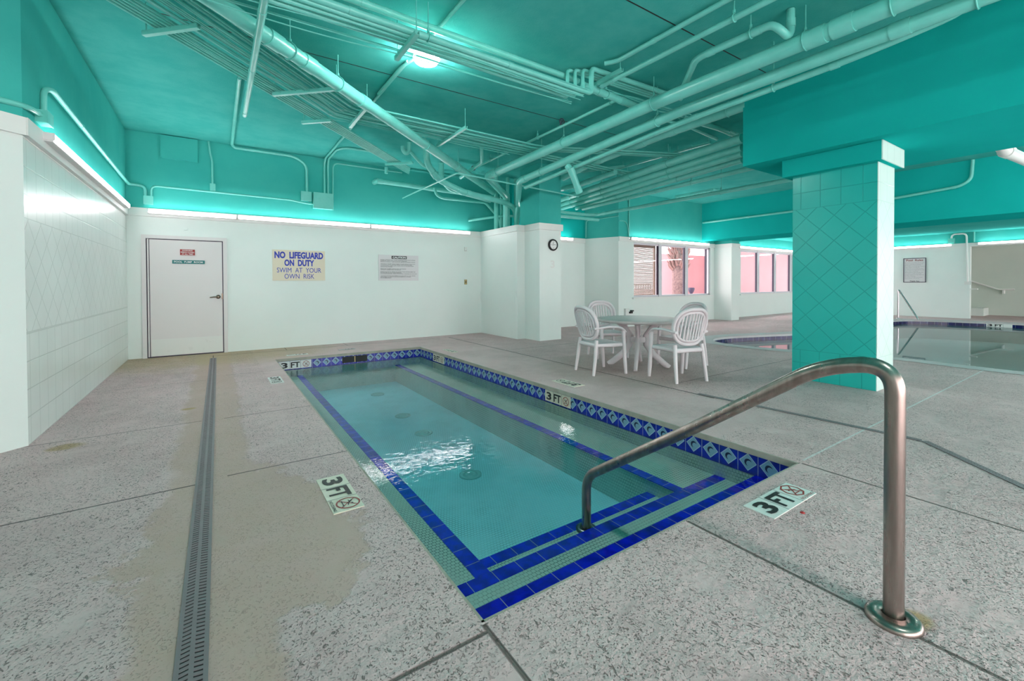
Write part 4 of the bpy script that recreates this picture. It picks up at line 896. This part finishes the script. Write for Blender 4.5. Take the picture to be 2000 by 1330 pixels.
MB().tube(fillet([(23.55, 4.6, 1.5), (23.55, 3.33, .95), (23.55, 2.95, .96)], .05, 4), .03, 10).build('rail_tube', 'trim', hr)
MB().box(23.55, 23.75, 3.2, 3.24, .80, .95).build('bracket', 'trim', hr)
tag(MB().box(XR-.12, XR, 3.42, 3.6, .98, 1.01).build('wall_bracket', 'trim', None), 'small white bracket on the edge of the recess opening', 'bracket')
# ------------------------------------------------------------------ deck drains
def grate(name, label, a, b, w, n):
    a = Vector(a); b = Vector(b); t = (b-a).normalized(); s_ = Vector((t.y, -t.x, 0)); L = (b-a).length; cc = (a+b)/2
    o = empty(name, a, label, 'drain')
    MB().obox(cc+Vector((0, 0, .001)), t, s_, (0, 0, 1), L/2, w*.94, .0008).build('channel_void', 'black', o)
    fr_ = MB()
    for q, ww in ((-w, .007), (0, .007), (w, .007)): fr_.obox(cc+s_*q*.94+Vector((0, 0, .003)), t, s_, (0, 0, 1), L/2, ww, .002)
    fr_.build('frame', 'grate', o)
    br = MB()
    for i in range(n):
        p = a+t*(L*(i+.5)/n)
        for q in (-1, 1):
            d_ = (s_*1.0+t*.18*q*-1).normalized()
            br.obox(p+s_*q*w*.47+Vector((0, 0, .0028)), d_, t, (0, 0, 1), w*.46, L/n*.30, .0016)
    br.build('slots', 'grate', o)['kind'] = 'stuff'
grate('trench_drain', 'long narrow grey slotted trench drain on the deck left of the pool', (-.098, -2.5, .001), (-.048, 8.95, .001), .042, 520)
grate('trench_drain', 'slotted trench drain crossing the deck between the pool and the teal column', (4.47, 2.9, .001), (4.58, 1.05, .001), .020, 90)
grate('trench_drain', 'slotted trench drain running off the right edge beyond the steel handrail', (4.58, 1.03, .001), (3.2, -.45, .001), .020, 90)
# ------------------------------------------------------------------ resin chairs and table
def se(a, w, h, e_=2.6):
    c_, s_ = math.cos(a), math.sin(a); return (w*math.copysign(abs(c_)**(2/e_), c_), h*math.copysign(abs(s_)**(2/e_), s_))
def back_pt(x, z):
    """point on the leaning, curved back: x across, z height"""
    t = (z-.42)/.50; return (x, -.20-.13*t+.055*(x/.25)**2*1.0, z)
def make_chair():
    o = empty('resin_armchair', (0, 0, 0), 'x', 'chair', local=True)
    s_ = MB(); nx, ny = 8, 8; vs = []
    for j in range(ny+1):
        for i in range(nx+1):
            u_ = i/nx*2-1; v_ = j/ny; w_ = .205+.04*v_; vs.append((u_*w_, -.22+.45*v_, .425-.02*(1-u_*u_)*math.sin(PI*v_)+.0*v_-(.02*max(0, v_-.85)/.15)))
    nb = len(vs); vs += [(x, y, z-.022) for x, y, z in vs]
    fs = []
    I = lambda i, j: j*(nx+1)+i
    for j in range(ny):
        for i in range(nx): fs.append((I(i, j), I(i+1, j), I(i+1, j+1), I(i, j+1))); fs.append((nb+I(i, j), nb+I(i, j+1), nb+I(i+1, j+1), nb+I(i+1, j)))
    for i in range(nx): fs.append((I(i, 0), nb+I(i, 0), nb+I(i+1, 0), I(i+1, 0))); fs.append((I(i, ny), I(i+1, ny), nb+I(i+1, ny), nb+I(i, ny)))
    for j in range(ny): fs.append((I(0, j), I(0, j+1), nb+I(0, j+1), nb+I(0, j))); fs.append((I(nx, j), nb+I(nx, j), nb+I(nx, j+1), I(nx, j+1)))
    s_.add(vs, fs, True)
    for q in (-1, 1): s_.tube([(q*.205, -.21, .40), (q*.245, .22, .40)], .022, 8, flat=1.3)
    s_.tube([(-.205, -.21, .395), (.205, -.21, .395)], .02, 8, flat=1.4); s_.tube([(-.24, .22, .395), (.24, .22, .395)], .02, 8, flat=1.4)
    s_.build('seat', 'resin', o)
    b_ = MB(); N = 40; lo = []
    for k in range(N):
        x_, z_ = se(2*PI*k/N, .245, .225); wz = 1-.10*max(0, -z_/.225); lo.append(back_pt(x_*wz, .695+z_))
    b_.tube(lo, .028, 10, closed=True, flat=.8); 
    lo2 = [];
    for k in range(N):
        x_, z_ = se(2*PI*k/N, .20, .18); lo2.append(back_pt(x_, .695+z_))
    b_.tube(lo2, .020, 8, closed=True)
    for i in range(N):
        j = (i+1) % N; b_.add([lo[i], lo[j], lo2[j], lo2[i]], [(0, 1, 2, 3)], True)
    for k in range(8):
        x_ = -.155+k*.0443; hh = .18*(1-abs(x_/.205)**2.6)**(1/2.6)
        pts = [back_pt(x_, .695-hh+2*hh*i/8) for i in range(9)]; pts = [(p[0], p[1]-.012, p[2]) for p in pts]
        b_.tube(pts, .0135, 6, flat=.5, up=(0, 1, .2))
    b_.build('backrest', 'resin', o)
    for q in (-1, 1):
        MB().tube([(q*.205, -.20, .47), (q*.213, -.215, .38), (q*.222, -.235, .2), (q*.23, -.265, 0.0)], [.026, .026, .024, .020], 10).build('leg', 'resin', o)
        MB().tube(fillet([(q*.265, .235, 0), (q*.262, .215, .25), (q*.262, .195, .60)], .1, 4), [.020]+[.026]*5+[.028], 10).build('leg', 'resin', o)
        ar = fillet([(q*.225, -.255, .63), (q*.262, -.06, .655), (q*.275, .13, .645), (q*.266, .215, .585), (q*.264, .21, .54)], .07, 5)
        MB().tube(ar, .030, 10, flat=.55, up=(0, 0, 1)).build('armrest', 'resin', o)
    return o
proto = make_chair()
CH = [((4.49, 4.43), (1, -.20), 'white resin armchair left of the round table, nearest the pool'), ((4.98, 3.53), (.26, .96), 'white resin armchair in front, right of the table, its slatted back to the viewer'),
      ((5.50, 5.28), (-.38, -.92), 'white resin armchair half hidden behind the left side of the round table'), ((5.87, 4.08), (-1, .10), 'white resin armchair at the right of the table, mostly hidden behind another chair')]
for k, (p, d, lb) in enumerate(CH):
    o = proto if k == 0 else copy_tree(proto)
    o.location = (p[0], p[1], 0); o.rotation_euler = (0, 0, math.atan2(d[1], d[0])-PI/2)
    o['label'] = lb; o['group'] = 'resin armchairs around the round table'
tb = empty('patio_table', (5.25, 4.40, 0), 'round grey resin table on four flared legs in the middle of the armchairs', 'table', local=True)
MB().lathe([(.02, .665), (.585, .668), (.605, .675), (.612, .695), (.605, .713), (.57, .718), (.03, .720), (.02, .72)], (0, 0, 0), 48).build('tabletop', 'resin_top', tb)
for k in range(4):
    a_ = math.radians(35+90*k); D_ = Vector((math.cos(a_), math.sin(a_), 0)); pr = [(.30, .665), (.20, .58), (.115, .45), (.12, .33), (.22, .18), (.36, .06), (.44, 0)]
    MB().tube([tuple(D_*r_+Vector((0, 0, z_))) for r_, z_ in pr], [.045, .045, .05, .05, .048, .045, .042], 8, flat=.6, up=tuple(D_.cross(Vector((0, 0, 1))))).build('leg', 'resin', tb)
MB().lathe([(.10, .36), (.11, .38), (.11, .42), (.10, .44)], (0, 0, 0), 20).build('hub', 'resin', tb)
# rust speck and debris
tag(MB().lathe([(.012, .0), (.012, .004), (.004, .007)], (2.62, 1.08, 0), 10).build('gum_spot', 'sign_red', None), 'tiny red speck stuck on the deck beside the white depth plate', 'speck')
for o in bpy.data.objects:
    if '_local' in o: del o['_local']
